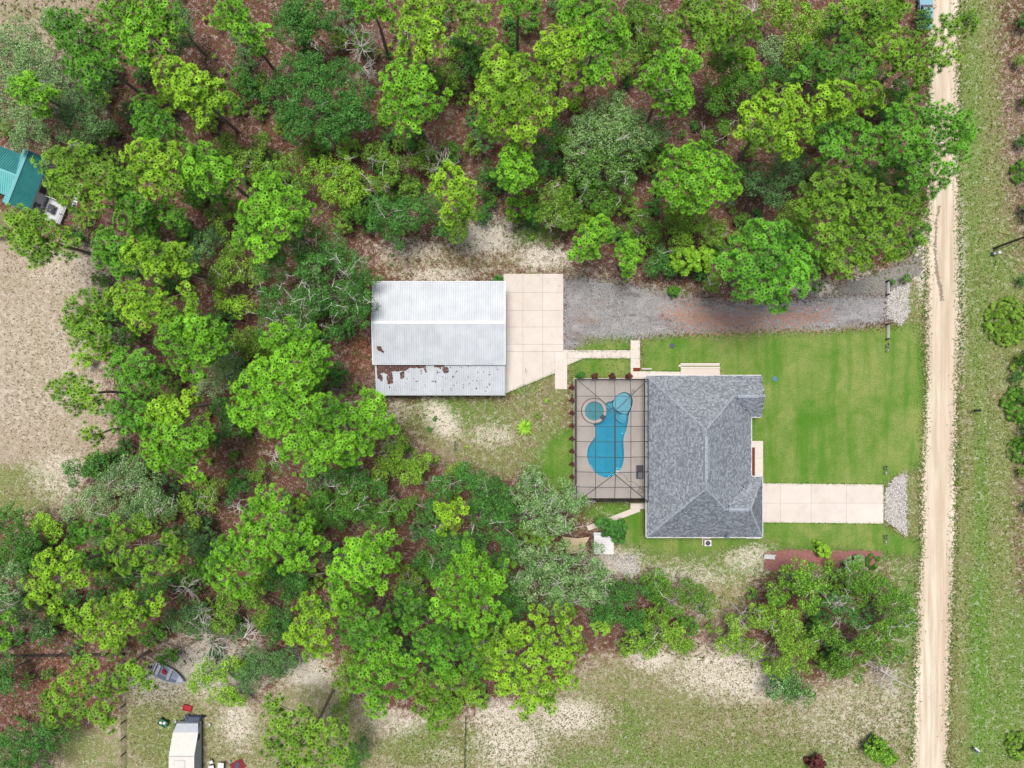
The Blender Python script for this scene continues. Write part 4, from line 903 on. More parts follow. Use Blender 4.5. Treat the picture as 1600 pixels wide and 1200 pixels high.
RED = plain('red_plastic', (196,40,52), .5, .08); DRED = plain('dark_red_cloth', (150,52,60), .9, .12); GRN = plain('green_plastic', (62,140,96), .5, .08); BLK = plain('black_plastic', (36,38,44), .5, .1); BLUEG = plain('dusty_blue', (92,104,128), .8, .15)
mb = MB(); M = T @ Matrix.Translation((-.7,.05,.17)); mb.box(-.32,-.28,0,.12,.22,.22,M=M); mb.box(-.1,-.35,.05,.35,.05,.3,M=M); mb.lathe([(.09,.22),(.09,.3),(0,.32)],n=8,M=M)
tag(mb.build('fuel_can', RED), 'red fuel can lying in the open aluminium boat', 'fuel can')

# ------------------------------------------------------------ camper trailer and the clutter round it
CT = empty('camper_trailer', P(297,1165), 'weathered cream camper trailer cut off by the bottom edge', 'trailer')
CRM = plain('camper_roof', (246,243,234), .6, .08, 1.2); CWH = plain('camper_wall', (206,212,222), .5, .06, 1.5)
xw, xe = -46.75, -43.4; yf, ym, yb = -47.15, -50.75, -57.5
def tr(x, y, z, k=0): return Vector((x, y, z))
pr = [(yf, 1.15), (yf-.95, 1.75), (ym, 2.9), (yb, 2.9), (yb, .55), (yf, .55)]
mb = MB(); inx = .16
mb.poly([(xw, y, z) for y, z in pr]); mb.poly([(xe, y, z) for y, z in pr[::-1]]); mb.poly([(xw, yf, .55), (xe, yf, .55), (xe-.25, yf, 1.15), (xw+.25, yf, 1.15)]); mb.poly([(xw, yb, .55), (xe, yb, .55), (xe, yb, 2.9), (xw, yb, 2.9)]); mb.poly([(xw, yf, .55), (xw, yb, .55), (xe, yb, .55), (xe, yf, .55)])
mb.build('body', CWH, CT)
for (ya, za), (yb_, zb), nm, mt in ((pr[0], pr[1], 'nose_panel', CWH), (pr[1], pr[2], 'sloped_roof', CRM), (pr[2], pr[3], 'roof', CRM)):
    mb = MB(); e = .06; mb.poly([(xw-e+(.25 if nm == 'nose_panel' else 0), ya, za+.02), (xe+e-(.25 if nm == 'nose_panel' else 0), ya, za+.02), (xe+e, yb_, zb+.02), (xw-e, yb_, zb+.02)]); mb.poly([(xe+e, ya, za+.02), (xe+e, ya, za-.06), (xe+e, yb_, zb-.06), (xe+e, yb_, zb+.02)]); mb.build(nm, mt, CT)
mb = MB(); mb.box(-46.0, -53.3, 2.93, -44.6, -51.3, 3.0); mb.build('roof_hatch', CRM, CT)
mb = MB(); mb.tube([Vector((xw, ym, 2.93)), Vector((xe, ym, 2.93))], .03, 4); mb.build('roof_seam', MIDG, CT)
for y, w, z, h in ((-48.9,.8,1.1,.6),(-53.9,1.2,1.5,.8)):
    mb = MB(); mb.box(xe-.02, y-w/2, z, xe+.03, y+w/2, z+h); f = mb.build('window', DKG, CT); mb = MB(); mb.box(xe-.01, y-w/2+.07, z+.07, xe+.04, y+w/2-.07, z+h-.07); g = mb.build('pane', GLASS, None); g.parent = f; g.matrix_parent_inverse = f.matrix_parent_inverse
mb = MB(); mb.box(xe-.02, -52.4, .7, xe+.02, -50.9, 2.4); d = mb.build('side_door', CWH, CT); mb = MB(); [mb.tube([Vector((xe+.03, *a)), Vector((xe+.03, *b))], .035, 4) for a, b in (((-52.4,.7),(-52.4,2.4)),((-52.4,2.4),(-50.9,2.4)),((-50.9,2.4),(-50.9,.7)),((-50.9,.7),(-52.4,.7)))]; f = mb.build('frame', DKG); f.parent = d; f.matrix_parent_inverse = d.matrix_parent_inverse
for y in (-51.8, -52.9):
    for x in (xw+.15, xe-.15):
        mb = MB(); mb.lathe([(.0,-.1),(.3,-.1),(.34,-.06),(.34,.06),(.3,.1),(0,.1)], n=16, M=Matrix.Translation((x, y-2, .34)) @ Matrix.Rotation(math.pi/2, 4, 'Y')); mb.build('wheel', BLK, CT)
mb = MB(); mb.tube([Vector((xw+.6, yf, .5)), Vector(((xw+xe)/2, yf+1.2, .5)), Vector((xe-.6, yf, .5))], .05, 5); mb.build('drawbar', DKG, CT)
def clutter(name, parts, label, cat, px, py, rz=0):
    p = P(px, py); M = Matrix.Translation(p) @ Matrix.Rotation(rz, 4, 'Z'); rt = empty(name, p, label, cat)
    for nm, mt, fn in parts: mb = MB(); fn(mb, M); mb.build(nm, mt, rt)
    return rt
clutter('garden_cart', [('tub', GRN, lambda b, M: (b.box(-.6,-.38,.3,.6,.38,.36,M=M), b.box(-.6,-.42,.36,.6,-.36,.6,M=M), b.box(-.6,.36,.36,.6,.42,.6,M=M), b.box(-.64,-.42,.36,-.58,.42,.6,M=M), b.box(.58,-.42,.36,.64,.42,.6,M=M))),
  ('load', FASC, lambda b, M: (b.box(-.45,-.25,.4,-.05,.05,.55,M=M), b.box(.05,-.1,.4,.35,.28,.52,M=M))), ('wheel', BLK, lambda b, M: [b.lathe([(0,-.05),(.16,-.05),(.16,.05),(0,.05)], n=12, M=M @ Matrix.Translation((x, y, .16)) @ Matrix.Rotation(math.pi/2, 4, 'X')) for x in (-.42,.42) for y in (-.42,.42)])], 'green garden cart holding pale things left of the camper', 'cart', 257, 1127, -.5)
clutter('plastic_sled', [('tray', RED, lambda b, M: (b.box(-.6,-.36,.02,.6,.36,.08,M=M), b.box(-.62,-.4,.08,.62,-.34,.24,M=M), b.box(-.62,.34,.08,.62,.4,.24,M=M), b.box(.56,-.34,.08,.62,.34,.3,M=M), b.box(-.62,-.34,.08,-.56,.34,.2,M=M)))], 'red plastic tray lying on the ground in front of the camper', 'tray', 293.5, 1105.5, -.25)
clutter('motor_scooter', [('body', BLUEG, lambda b, M: (b.box(-.9,-.3,.25,.8,.3,.65,M=M), b.box(-.5,-.24,.65,.7,.26,.82,M=M), b.box(-1.5,-.35,.2,-.92,.4,.5,M=M))), ('wheel', BLK, lambda b, M: [b.lathe([(0,-.12),(.28,-.12),(.33,0),(.28,.12),(0,.12)], n=14, M=M @ Matrix.Translation((x, .1, .33)) @ Matrix.Rotation(math.pi/2, 4, 'X')) for x in (-.95, 1.0)]), ('handlebar', BLK, lambda b, M: b.tube([M @ Vector((.85,-.35,1.0)), M @ Vector((.95,0,1.05)), M @ Vector((.85,.45,1.0))], .04, 5))], 'dark covered machine with black wheels at the nose of the camper', 'machine', 308, 1119.5, .05)
for k, (px, py, c, r, h, lab) in enumerate(((328,1131,FASC,.24,.4,'white bucket standing alone to the right of the camper nose'),(359.5,1188.5,FASC,.17,.35,'small white bucket beside the red blanket'),(275,1126,FASC,.2,.35,'white pail at the left corner of the camper nose'))):
    p = P(px, py); mb = MB(); mb.lathe([(0,.0),(r*.85,.0),(r,h),(r*.92,h),(r*.8,.05),(0,.05)], p.x, p.y, 16); rt = mb.build('bucket', c); tag(rt, lab, 'bucket')
clutter('folding_table', [('tabletop', FASC, lambda b, M: b.box(-.42,-.85,.70,.42,.85,.75,M=M)), ('leg', DKG, lambda b, M: [b.box(x-.02,y-.02,0,x+.02,y+.02,.7,M=M) for x in (-.36,.36) for y in (-.75,.75)])], 'white folding table at the bottom edge right of the camper', 'table', 348, 1197, -.05)
clutter('red_blanket', [('cloth', DRED, lambda b, M: (b.box(-1.0,-.7,.01,.9,.7,.06,M=M), b.box(-.7,-.5,.06,.6,.55,.10,M=M))), ('fold', BLUEG, lambda b, M: (b.box(-.35,-.45,.11,.1,.25,.18,M=M), b.box(-.1,-.1,.11,.35,.45,.16,M=M)))], 'crumpled red blanket with blue cloths on it at the bottom edge', 'blanket', 372, 1196, .5)
clutter('lawn_chair', [('seat', FASC, lambda b, M: (b.box(-.26,-.26,.38,.26,.26,.43,M=M), b.box(-.26,.24,.43,.26,.3,.85,M=M))), ('leg', DKG, lambda b, M: [b.box(x-.02,y-.02,0,x+.02,y+.02,.38,M=M) for x in (-.22,.22) for y in (-.22,.22)])], 'white plastic chair beside the camper door', 'chair', 331.5, 1188, .4)
clutter('storage_crate', [('box', BLUEG, lambda b, M: (b.box(-.35,-.28,0,.35,.28,.4,M=M),)), ('lid', FASC, lambda b, M: b.box(-.38,-.31,.4,.38,.31,.45,M=M))], 'low crate with a white lid at the bottom edge near the camper', 'crate', 332, 1197, .15)

# ------------------------------------------------------------ fences
WOODP = plain('fence_post', (96,84,72), .9, .12, 6); WIRE = plain('fence_wire', (60,60,62), .5, .05)
def fence(pts, label, rails=3, step=2.6, h=1.25, mat=WOODP, rmat=None, rr=.018, name='wire_fence', pw=.06):
    W = [P(*q) for q in pts]; rt = empty(name, W[0], label, 'fence'); rmat = rmat or WIRE
    for a, b in zip(W[:-1], W[1:]):
        L = (b-a).length; n = max(1, round(L/step))
        for i in range(n+1):
            if i == n and b is not W[-1]: continue
            p = a+(b-a)*i/n; mb = MB(); mb.box(p.x-pw, p.y-pw, 0, p.x+pw, p.y+pw, h+.06); mb.build('post', mat, rt)
        for k in range(rails):
            z = h*(k+.6)/rails; mb = MB(); mb.tube([a+Vector((0,0,z)), b+Vector((0,0,z))], rr, 4); mb.build('wire' if rmat is WIRE else 'rail', rmat, rt)
    return rt
fence([(-60,371),(75,375),(152,401),(185,408)], 'dark rail fence crossing the north end of the dry field', 3, 2.4, 1.3, WOODP, WOODP, .06, 'rail_fence')
fence([(175,-60),(176,240),(178,408),(190,560),(194,740)], 'wire fence with dark posts running north to south under the left pines', 5, 2.4, 1.3)
fence([(-60,1024),(45,1022),(195,1020)], 'wire fence across the reddish ground at the lower left', 5, 2.4, 1.2, rr=.03)
fence([(195,1020),(196,1100),(197,1300)], 'wire fence running south between the pine and the camper', 5, 2.2, 1.2, rr=.02)
fence([(728,1120),(724,1300)], 'thin fence running south from the pines at the bottom centre', 3, 2.4, 1.0, rr=.03)

# ------------------------------------------------------------ roadside things
up = empty('utility_pole', P(1553,390), 'tall weathered utility pole at the right edge', 'utility pole')
b0 = P(1553,388); mb = MB(); mb.tube([b0, b0+Vector((.25,.35,4)), b0+Vector((.5,.7,9.5))], [.16,.14,.11], 10); mb.build('pole', WOODP, up)
mb = MB(); mb.tube([b0+Vector((-.05,-.3,0)), b0+Vector((.02,-.24,2.2)), b0+Vector((.1,.0,3.4))], .05, 6); mb.build('conduit', MIDG, up)
mb = MB(); mb.tube([b0+Vector((-.6,.7,9.0)), b0+Vector((1.6,.7,9.0))], .07, 4); mb.build('crossarm', WOODP, up)
clutter('meter_pedestal', [('cabinet', FASC, lambda b, M: (b.box(-.05,-.16,.55,.32,.2,1.25,M=M),)), ('stand', MIDG, lambda b, M: (b.box(.02,-.06,0,.12,.06,.6,M=M), b.box(-.3,-.2,.0,.0,.2,.5,M=M), b.box(-.3,-.2,.5,-.02,.2,.58,M=M))), ('meter', FASC, lambda b, M: b.lathe([(.0,0),(.11,0),(.11,.1),(0,.14)], n=12, M=M @ Matrix.Translation((-.16,-.04,.58))))], 'white and grey electric meter pedestal at the foot of the utility pole', 'meter box', 1551, 397)
clutter('mailbox', [('box', BLK, lambda b, M: (b.box(-.42,-.16,1.0,.42,.16,1.14,M=M), b.tube([M @ Vector((-.42,0,1.13)), M @ Vector((.42,0,1.13))], .16, 10))), ('post', WOODP, lambda b, M: (b.box(-.05,-.05,0,.05,.05,1.0,M=M), b.box(-.75,-.03,.9,.4,.03,.99,M=M)))], 'black mailbox on a post across the dirt road from the house', 'mailbox', 1519, 641)
clutter('newspaper_box', [('box', FASC, lambda b, M: b.box(-.42,-.08,.95,.42,.10,1.12,M=M)), ('mailbox_body', BLUEG, lambda b, M: (b.box(-.2,-.42,.95,.3,-.1,1.2,M=M),)), ('post', WOODP, lambda b, M: b.box(-.05,-.15,0,.05,-.05,.95,M=M))], 'white and blue mailbox on the verge at the bottom right', 'mailbox', 1519, 1165, -.6)
def post_lamp(px, py, label, col):
    clutter('garden_lantern', [('post', MIDG, lambda b, M: (b.box(-.05,-.05,0,.05,.05,1.1,M=M), b.box(-.04,-.5,.95,.04,.5,1.03,M=M))), ('lantern', col, lambda b, M: (b.lathe([(0,.62),(.12,.64),(.15,.85),(.05,.95),(0,.95)], n=8, M=M @ Matrix.Translation((0,-.42,0))),)), ('shade', DKG, lambda b, M: b.lathe([(.18,.86),(.06,.98),(0,1.0)], n=8, M=M @ Matrix.Translation((0,.42,-.05))))], label, 'lantern', px, py)
post_lamp(1380.5, 733, 'grey lantern post in the lawn north of the concrete driveway', FASC)
post_lamp(1380.5, 840, 'grey lantern post in the lawn south of the concrete driveway', FASC)
post_lamp(1383.5, 543, 'pale green lantern post at the end of the short white rail', plain('pale_green', (196,226,212), .5))
for (y0, y1, lab) in ((440, 461, 'short white rail beside the weedy gravel strip'), (507, 530, 'short white rail south of the gravel driveway mouth')):
    rt = empty('gate_rail', P(1384, (y0+y1)/2), lab, 'rail')
    a, b = P(1384, y0), P(1384, y1); mb = MB()
    [mb.box(a.x-.04, min(a.y,b.y), z, a.x+.04, max(a.y,b.y), z+.08) for z in (.35, .75)]; mb.build('rail', FASC, rt)
    mb = MB(); [mb.box(a.x-.09, y-.09, 0, a.x+.09, y+.09, 1.05) for y in (a.y, b.y)]; mb.build('post', WOODP, rt)
for px, py, rgb, lab in ((1210.5,592,(96,140,170),'round dusty blue cover set in the front lawn'),(1050,540.5,(84,92,104),'round dark grey cover set in the north lawn')):
    p = P(px, py); mb = MB(); mb.lathe([(0,0),(.36,0),(.36,.06),(.30,.08),(.28,.07),(0,.08)], p.x, p.y, 20); mb.box(p.x-.1, p.y-.02, .08, p.x+.1, p.y+.02, .1); tag(mb.build('utility_cover', plain('cover_'+lab[6:10].strip(), rgb, .6, .08)), lab, 'cover')
clutter('garden_bench', [('seat', WHT, lambda b, M: [b.box(-.75,-.28+.15*i,.42,.75,-.16+.15*i,.47,M=M) for i in range(4)]), ('backrest', WHT, lambda b, M: b.box(-.75,.36,.5,.75,.41,.9,M=M)), ('leg', WHT, lambda b, M: [b.box(x-.04,y-.04,0,x+.04,y+.04,.42,M=M) for x in (-.65,.65) for y in (-.22,.3)])], 'small white bench at the west end of the red mulch bed', 'bench', 1200.5, 869, -.08)
mb = MB(); a, b = P(1266,882), P(1275,888); mb.tube([a+Vector((0,0,.06)), b+Vector((0,0,.06))], .05, 6); tag(mb.build('fallen_stick', WHT), 'pale stick lying at the south edge of the mulch bed', 'stick')
mb = MB(); a, b = P(1560,362.5), P(1577,366); mb.tube([a+Vector((0,0,.08)), b+Vector((0,0,.08))], .05, 6); tag(mb.build('marker_stake', plain('yellow_stake', (206,204,110), .7)), 'yellowish stake lying in the verge north of the utility pole', 'stake')
# car half hidden under the pines at the top of the road
car = empty('parked_car', P(1442,26), 'light blue car parked under the pines at the top of the road', 'car')
CB = plain('light_blue_paint', (150,196,214), .3, .02, spec=.5); q = P(1441,24); M = Matrix.Translation(q) @ Matrix.Rotation(math.radians(90), 4, 'Z')
mb = MB(); prof = [(-2.25,.35),(-2.3,.75),(-2.1,.95),(-1.3,1.0),(1.1,.98),(2.0,.82),(2.25,.6),(2.25,.35)]
for sg in (1, -1): mb.poly([M @ Vector((x, sg*.88, z)) for x, z in prof][::sg])
for i in range(len(prof)): (x0, z0), (x1, z1) = prof[i], prof[(i+1) % len(prof)]; mb.poly([M @ Vector((x0,.88,z0)), M @ Vector((x1,.88,z1)), M @ Vector((x1,-.88,z1)), M @ Vector((x0,-.88,z0))])
mb.build('body', CB, car)
def frus(xa, xb, xc, xd, za, zb, wa, wb, mt, nm):
    mb = MB(); lo = [M @ Vector((x, y, za)) for x, y in ((xa,-wa),(xb,-wa),(xb,wa),(xa,wa))]; hi = [M @ Vector((x, y, zb)) for x, y in ((xc,-wb),(xd,-wb),(xd,wb),(xc,wb))]
    for i in range(4): mb.poly([lo[i], lo[(i+1)%4], hi[(i+1)%4], hi[i]])
    mb.poly(hi); mb.build(nm, mt, car)
frus(-1.75, .95, -1.25, .3, .98, 1.44, .80, .66, GLASS, 'windows'); frus(-1.28, .33, -1.2, .22, 1.43, 1.49, .68, .64, CB, 'roof')
for x in (-1.4, 1.4):
    for y in (-.8, .8): mb = MB(); mb.lathe([(0,-.1),(.28,-.1),(.33,-.06),(.33,.06),(.28,.1),(0,.1)], n=16, M=M @ Matrix.Translation((x, y, .33)) @ Matrix.Rotation(math.pi/2, 4, 'X')); mb.build('wheel', BLK, car)
for y in (-.98, .98): mb = MB(); mb.box(.35, y-.1, .95, .5, y+.1, 1.08, M=M); mb.build('mirror', BLK, car)
p = P(992, 2); mb = MB(); mb.tube([p, p+Vector((0,0,1.2))], .12, 8); mb.box(p.x-.3, p.y-.2, 1.2, p.x+.3, p.y+.2, 1.5); tag(mb.build('white_box_post', FASC), 'white box on a post at the top edge among the pines', 'box')
# ------------------------------------------------------------ vegetation
FOREST_FULL = [(0,0),(150,0),(110,80),(0,120),(0,235),(110,235),(120,340),(60,345),(60,375),(150,400),(150,480),(110,520),(120,570),(110,620),(180,690),(150,720),(100,780),(0,800),(0,1010),(200,1015),(250,1040),(280,1040),(290,1010),(400,1070),(470,1030),(460,1010),(540,1020),(560,1090),(620,1110),(740,1110),(800,1090),(900,1050),(930,1010),(1010,1010),(1060,960),(1010,900),(960,880),(900,870),(880,830),(800,740),(720,730),(640,690),(590,640),(590,460),(580,400),(640,375),(720,350),(830,360),(900,400),(1020,430),(1110,445),(1260,455),(1330,420),(1440,380),(1448,0)]
BARK = plain('pine_bark', (186,164,146), .95, .2, 5); GBARK = plain('grey_bark', (168,158,146), .95, .15, 5); DEADW = plain('bleached_wood', (232,224,216), .9, .08, 4)
FK = 0.88
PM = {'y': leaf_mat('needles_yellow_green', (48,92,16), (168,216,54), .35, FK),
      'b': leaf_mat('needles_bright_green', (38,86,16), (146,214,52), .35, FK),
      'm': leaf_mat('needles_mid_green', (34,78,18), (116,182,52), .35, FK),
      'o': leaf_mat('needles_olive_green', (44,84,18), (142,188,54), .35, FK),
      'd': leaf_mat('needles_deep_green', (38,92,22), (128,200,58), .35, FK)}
LM = {'D': leaf_mat('leaves_deep_green', (26,70,26), (100,160,68), .3, 1.0),
      'M': leaf_mat('leaves_mid_green', (32,72,20), (108,160,52), .3, FK),
      'O': leaf_mat('leaves_olive', (60,92,24), (140,178,66), .3, FK),
      'Y': leaf_mat('leaves_light_green', (78,128,26), (166,210,66), .3, FK),
      'G': leaf_mat('leaves_grey_green', (66,100,56), (158,188,124), .25, FK),
      'S': leaf_mat('leaves_soft_blue_green', (42,78,40), (108,148,84), .25, FK),
      'R': leaf_mat('leaves_maroon', (58,26,28), (104,56,50), .2, FK)}

def tuft_template(seed, n1=15, n2=6):
    """a rosette of needles: (quads, age of each quad); low and middle needles carry their shade as a darker colour"""
    r = np.random.default_rng(seed); Q, A = [], []
    def blade(a, r0, z0, r1, z1, w0, w1, shade_drop):
        c, s = math.cos(a), math.sin(a); Q.append([(c*r0-s*w0, s*r0+c*w0, z0), (c*r0+s*w0, s*r0-c*w0, z0), (c*r1+s*w1, s*r1-c*w1, z1), (c*r1-s*w1, s*r1+c*w1, z1)]); A.append(shade_drop)
    for k in range(n1):
        a = 2*math.pi*(k+r.uniform(-.25,.25))/n1; rm = r.uniform(.09,.13); ro = r.uniform(.27,.39)
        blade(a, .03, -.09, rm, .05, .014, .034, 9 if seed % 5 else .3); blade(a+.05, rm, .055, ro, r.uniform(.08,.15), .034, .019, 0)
    for k in range(n2):
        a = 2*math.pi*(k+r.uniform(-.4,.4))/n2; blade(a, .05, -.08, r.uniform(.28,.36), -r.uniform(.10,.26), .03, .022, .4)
    return np.array(Q), np.array(A)
TUFTS = [tuft_template(i) for i in range(5)]

def frames(N, rng):
    """rotation matrices whose local z is N, random spin"""
    n = len(N); a = np.where(np.abs(N[:, 2:3]) < .9, np.array([[0,0,1.]]), np.array([[1.,0,0]])); u = np.cross(a, N); u /= np.linalg.norm(u, axis=1, keepdims=True); w = np.cross(N, u)
    t = rng.uniform(0, 6.283, (n, 1)); u2 = u*np.cos(t)+w*np.sin(t); w2 = np.cross(N, u2)
    return np.stack([u2, w2, N], 2)

def limbs(mb, base, top, tips, r0, rng, jit=.25):
    for tp in tips:
        tp = Vector(tp); L = (tp-top).length; s = top + (base-top)*min(.5, L*.05+rng.uniform(0, .08)); mid = s.lerp(tp, .5)+Vector(rng.normal(0, jit, 3)); mid.z -= .1*L*.3
        mb.tube([s, mid, tp], [r0, r0*.6, r0*.2], 4, cap=False)

def wlobe(px, py, r, z): p = P(px, py, z); return p, r*MPP*(1-z/CAMH)

def pine(label, hue, H, lobes, group=None, gap=0.28, s=.50, tsz=1.08):
    rng = np.random.default_rng(abs(hash_(label))); H *= .88
    cx = sum(l[0]*l[2]**2 for l in lobes)/sum(l[2]**2 for l in lobes); cy = sum(l[1]*l[2]**2 for l in lobes)/sum(l[2]**2 for l in lobes)
    span = max(math.hypot(l[0]-cx, l[1]-cy)+l[2] for l in lobes)
    base = P(cx, cy, H*.9); base.z = 0
    rt = empty('pine_tree', base, label, 'pine tree', group)
    pts, nrm, tips, shade, lobv = [], [], [], [], []
    for (x, y, r) in lobes:
        z = H - 2.6*(math.hypot(x-cx, y-cy)/span)**1.5 - rng.uniform(0, 1.6); c, rw = wlobe(x, y, r, z); rw *= 1.13
        ph = rng.uniform(0, 6.28, 3); n = int(math.pi*rw*rw/(s*s)*1.75); tips.append((c.x, c.y, c.z-.5)); lv = rng.normal(0, .13)
        for layer, (nn, drop) in enumerate(((n, 0), (int(n*.5), .9))):
            k = 0; tries = 0
            while k < nn and tries < nn*6:
                tries += 1; t = rng.uniform(0, 6.283); u = math.sqrt(rng.random())
                R = rw*(1+.16*math.sin(3*t+ph[0])+.10*math.sin(5*t+ph[1])+.06*math.sin(9*t+ph[2])); q = (c.x+math.cos(t)*u*R, c.y+math.sin(t)*u*R)
                g = math.sin(q[0]*2.1+ph[0])*math.sin(q[1]*2.3+ph[1])+.5*math.sin(q[0]*4.7+q[1]*3.9)
                if layer == 0 and g < -.75+gap: continue
                zz = c.z + .62*rw*math.sqrt(max(0, 1-u*u)) + .16*g + rng.uniform(-.15, .15) - drop*rng.uniform(.7, 1.6)
                pts.append((q[0], q[1], zz)); d = np.array([math.cos(t)*u*.9, math.sin(t)*u*.9, 1.0]) + rng.normal(0, .2, 3); nrm.append(d/np.linalg.norm(d)); shade.append(layer); lobv.append(lv-.18*layer); k += 1  # darker lower layer: crown self-shadow and needle age put into the colour
    pts = np.array(pts); nrm = np.array(nrm); shade = np.array(shade)
    order = np.argsort(-pts[:, 2]); keep = []; cell = {}
    for i in order:      # thin out tufts that would sit inside each other
        k = (int(pts[i,0]//s), int(pts[i,1]//s)); ok = True
        for a in (-1,0,1):
            for b in (-1,0,1):
                for j in cell.get((k[0]+a, k[1]+b), ()):
                    if (pts[i,0]-pts[j,0])**2+(pts[i,1]-pts[j,1])**2+(pts[i,2]-pts[j,2])**2*.45 < (s*.78)**2: ok = False; break
                if not ok: break
            if not ok: break
        if ok: keep.append(i); cell.setdefault(k, []).append(i)
    lobv = np.array(lobv)[keep]; pts, nrm = pts[keep], nrm[keep]; n = len(pts)
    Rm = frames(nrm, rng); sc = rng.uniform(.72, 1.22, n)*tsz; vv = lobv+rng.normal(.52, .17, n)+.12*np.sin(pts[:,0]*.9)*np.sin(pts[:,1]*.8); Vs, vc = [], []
    ti = rng.integers(0, len(TUFTS), n)
    for k, T in enumerate(TUFTS):
        m_ = ti == k; c = m_.sum()
        if not c: continue
        loc = T[0].reshape(-1, 3)[None]*sc[m_][:, None, None]; W = np.einsum('nij,nkj->nki', Rm[m_], loc)+pts[m_][:, None]
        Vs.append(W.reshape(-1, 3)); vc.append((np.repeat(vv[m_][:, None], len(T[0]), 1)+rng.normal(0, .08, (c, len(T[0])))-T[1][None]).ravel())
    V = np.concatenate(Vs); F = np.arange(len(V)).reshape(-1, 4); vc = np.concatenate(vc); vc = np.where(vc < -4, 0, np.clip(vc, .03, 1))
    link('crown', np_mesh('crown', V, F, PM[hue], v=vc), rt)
    mb = MB(); top = Vector((base.x, base.y, H-.8)); top += Vector(rng.normal(0, .3, 3)); rb = .10+H*.0095
    mid = base.lerp(top, .5)+Vector((rng.normal(0,.25), rng.normal(0,.25), 0)); mb.tube([base-Vector((0,0,.2)), mid, top], [rb, rb*.75, rb*.3], 8, cap=False); mb.build('trunk', BARK, rt)
    mb = MB(); limbs(mb, base, top, tips, .08, rng)
    for i in rng.choice(n, min(n, int(n*.5)), replace=False):
        p = Vector(pts[i]); tp = min((Vector(t) for t in tips), key=lambda q: (q-p).length); m2 = p.lerp(tp, .5); m2.z -= .15
        mb.tube([tp, m2, p], [.035, .025, .014], 3, cap=False)
    for i in range(2+int(n/90)):      # bare twigs that stick out of the foliage
        p = Vector(pts[rng.integers(n)]); d = Vector((rng.normal(), rng.normal(), .15)).normalized()
        for j in range(3): e = p+d*rng.uniform(.5,1.3)+Vector(rng.normal(0,.25,3)); mb.tube([p+Vector((0,0,.05)), (p+e)/2+Vector(rng.normal(0,.08,3))+Vector((0,0,.12)), e+Vector((0,0,.1))], [.028,.02,.01], 3, cap=False)
    mb.build('branches', GBARK, rt); return rt
def hash_(s):
    h = 7
    for ch in s: h = (h*131+ord(ch)) % 1000003
    return h

LEAF = np.array([[(-1,0,0),(-.1,-.55,.08),(1,0,-.05),(-.1,.55,.08)]])
def leaves(pts, nrm, size, rng):
    n = len(pts); Rm = frames(nrm, rng); sc = rng.uniform(.6, 1.25, (n, 1, 1))*size
    return np.einsum('nij,nkj->nki', Rm, np.repeat(LEAF, n, 0)*sc)+pts[:, None]

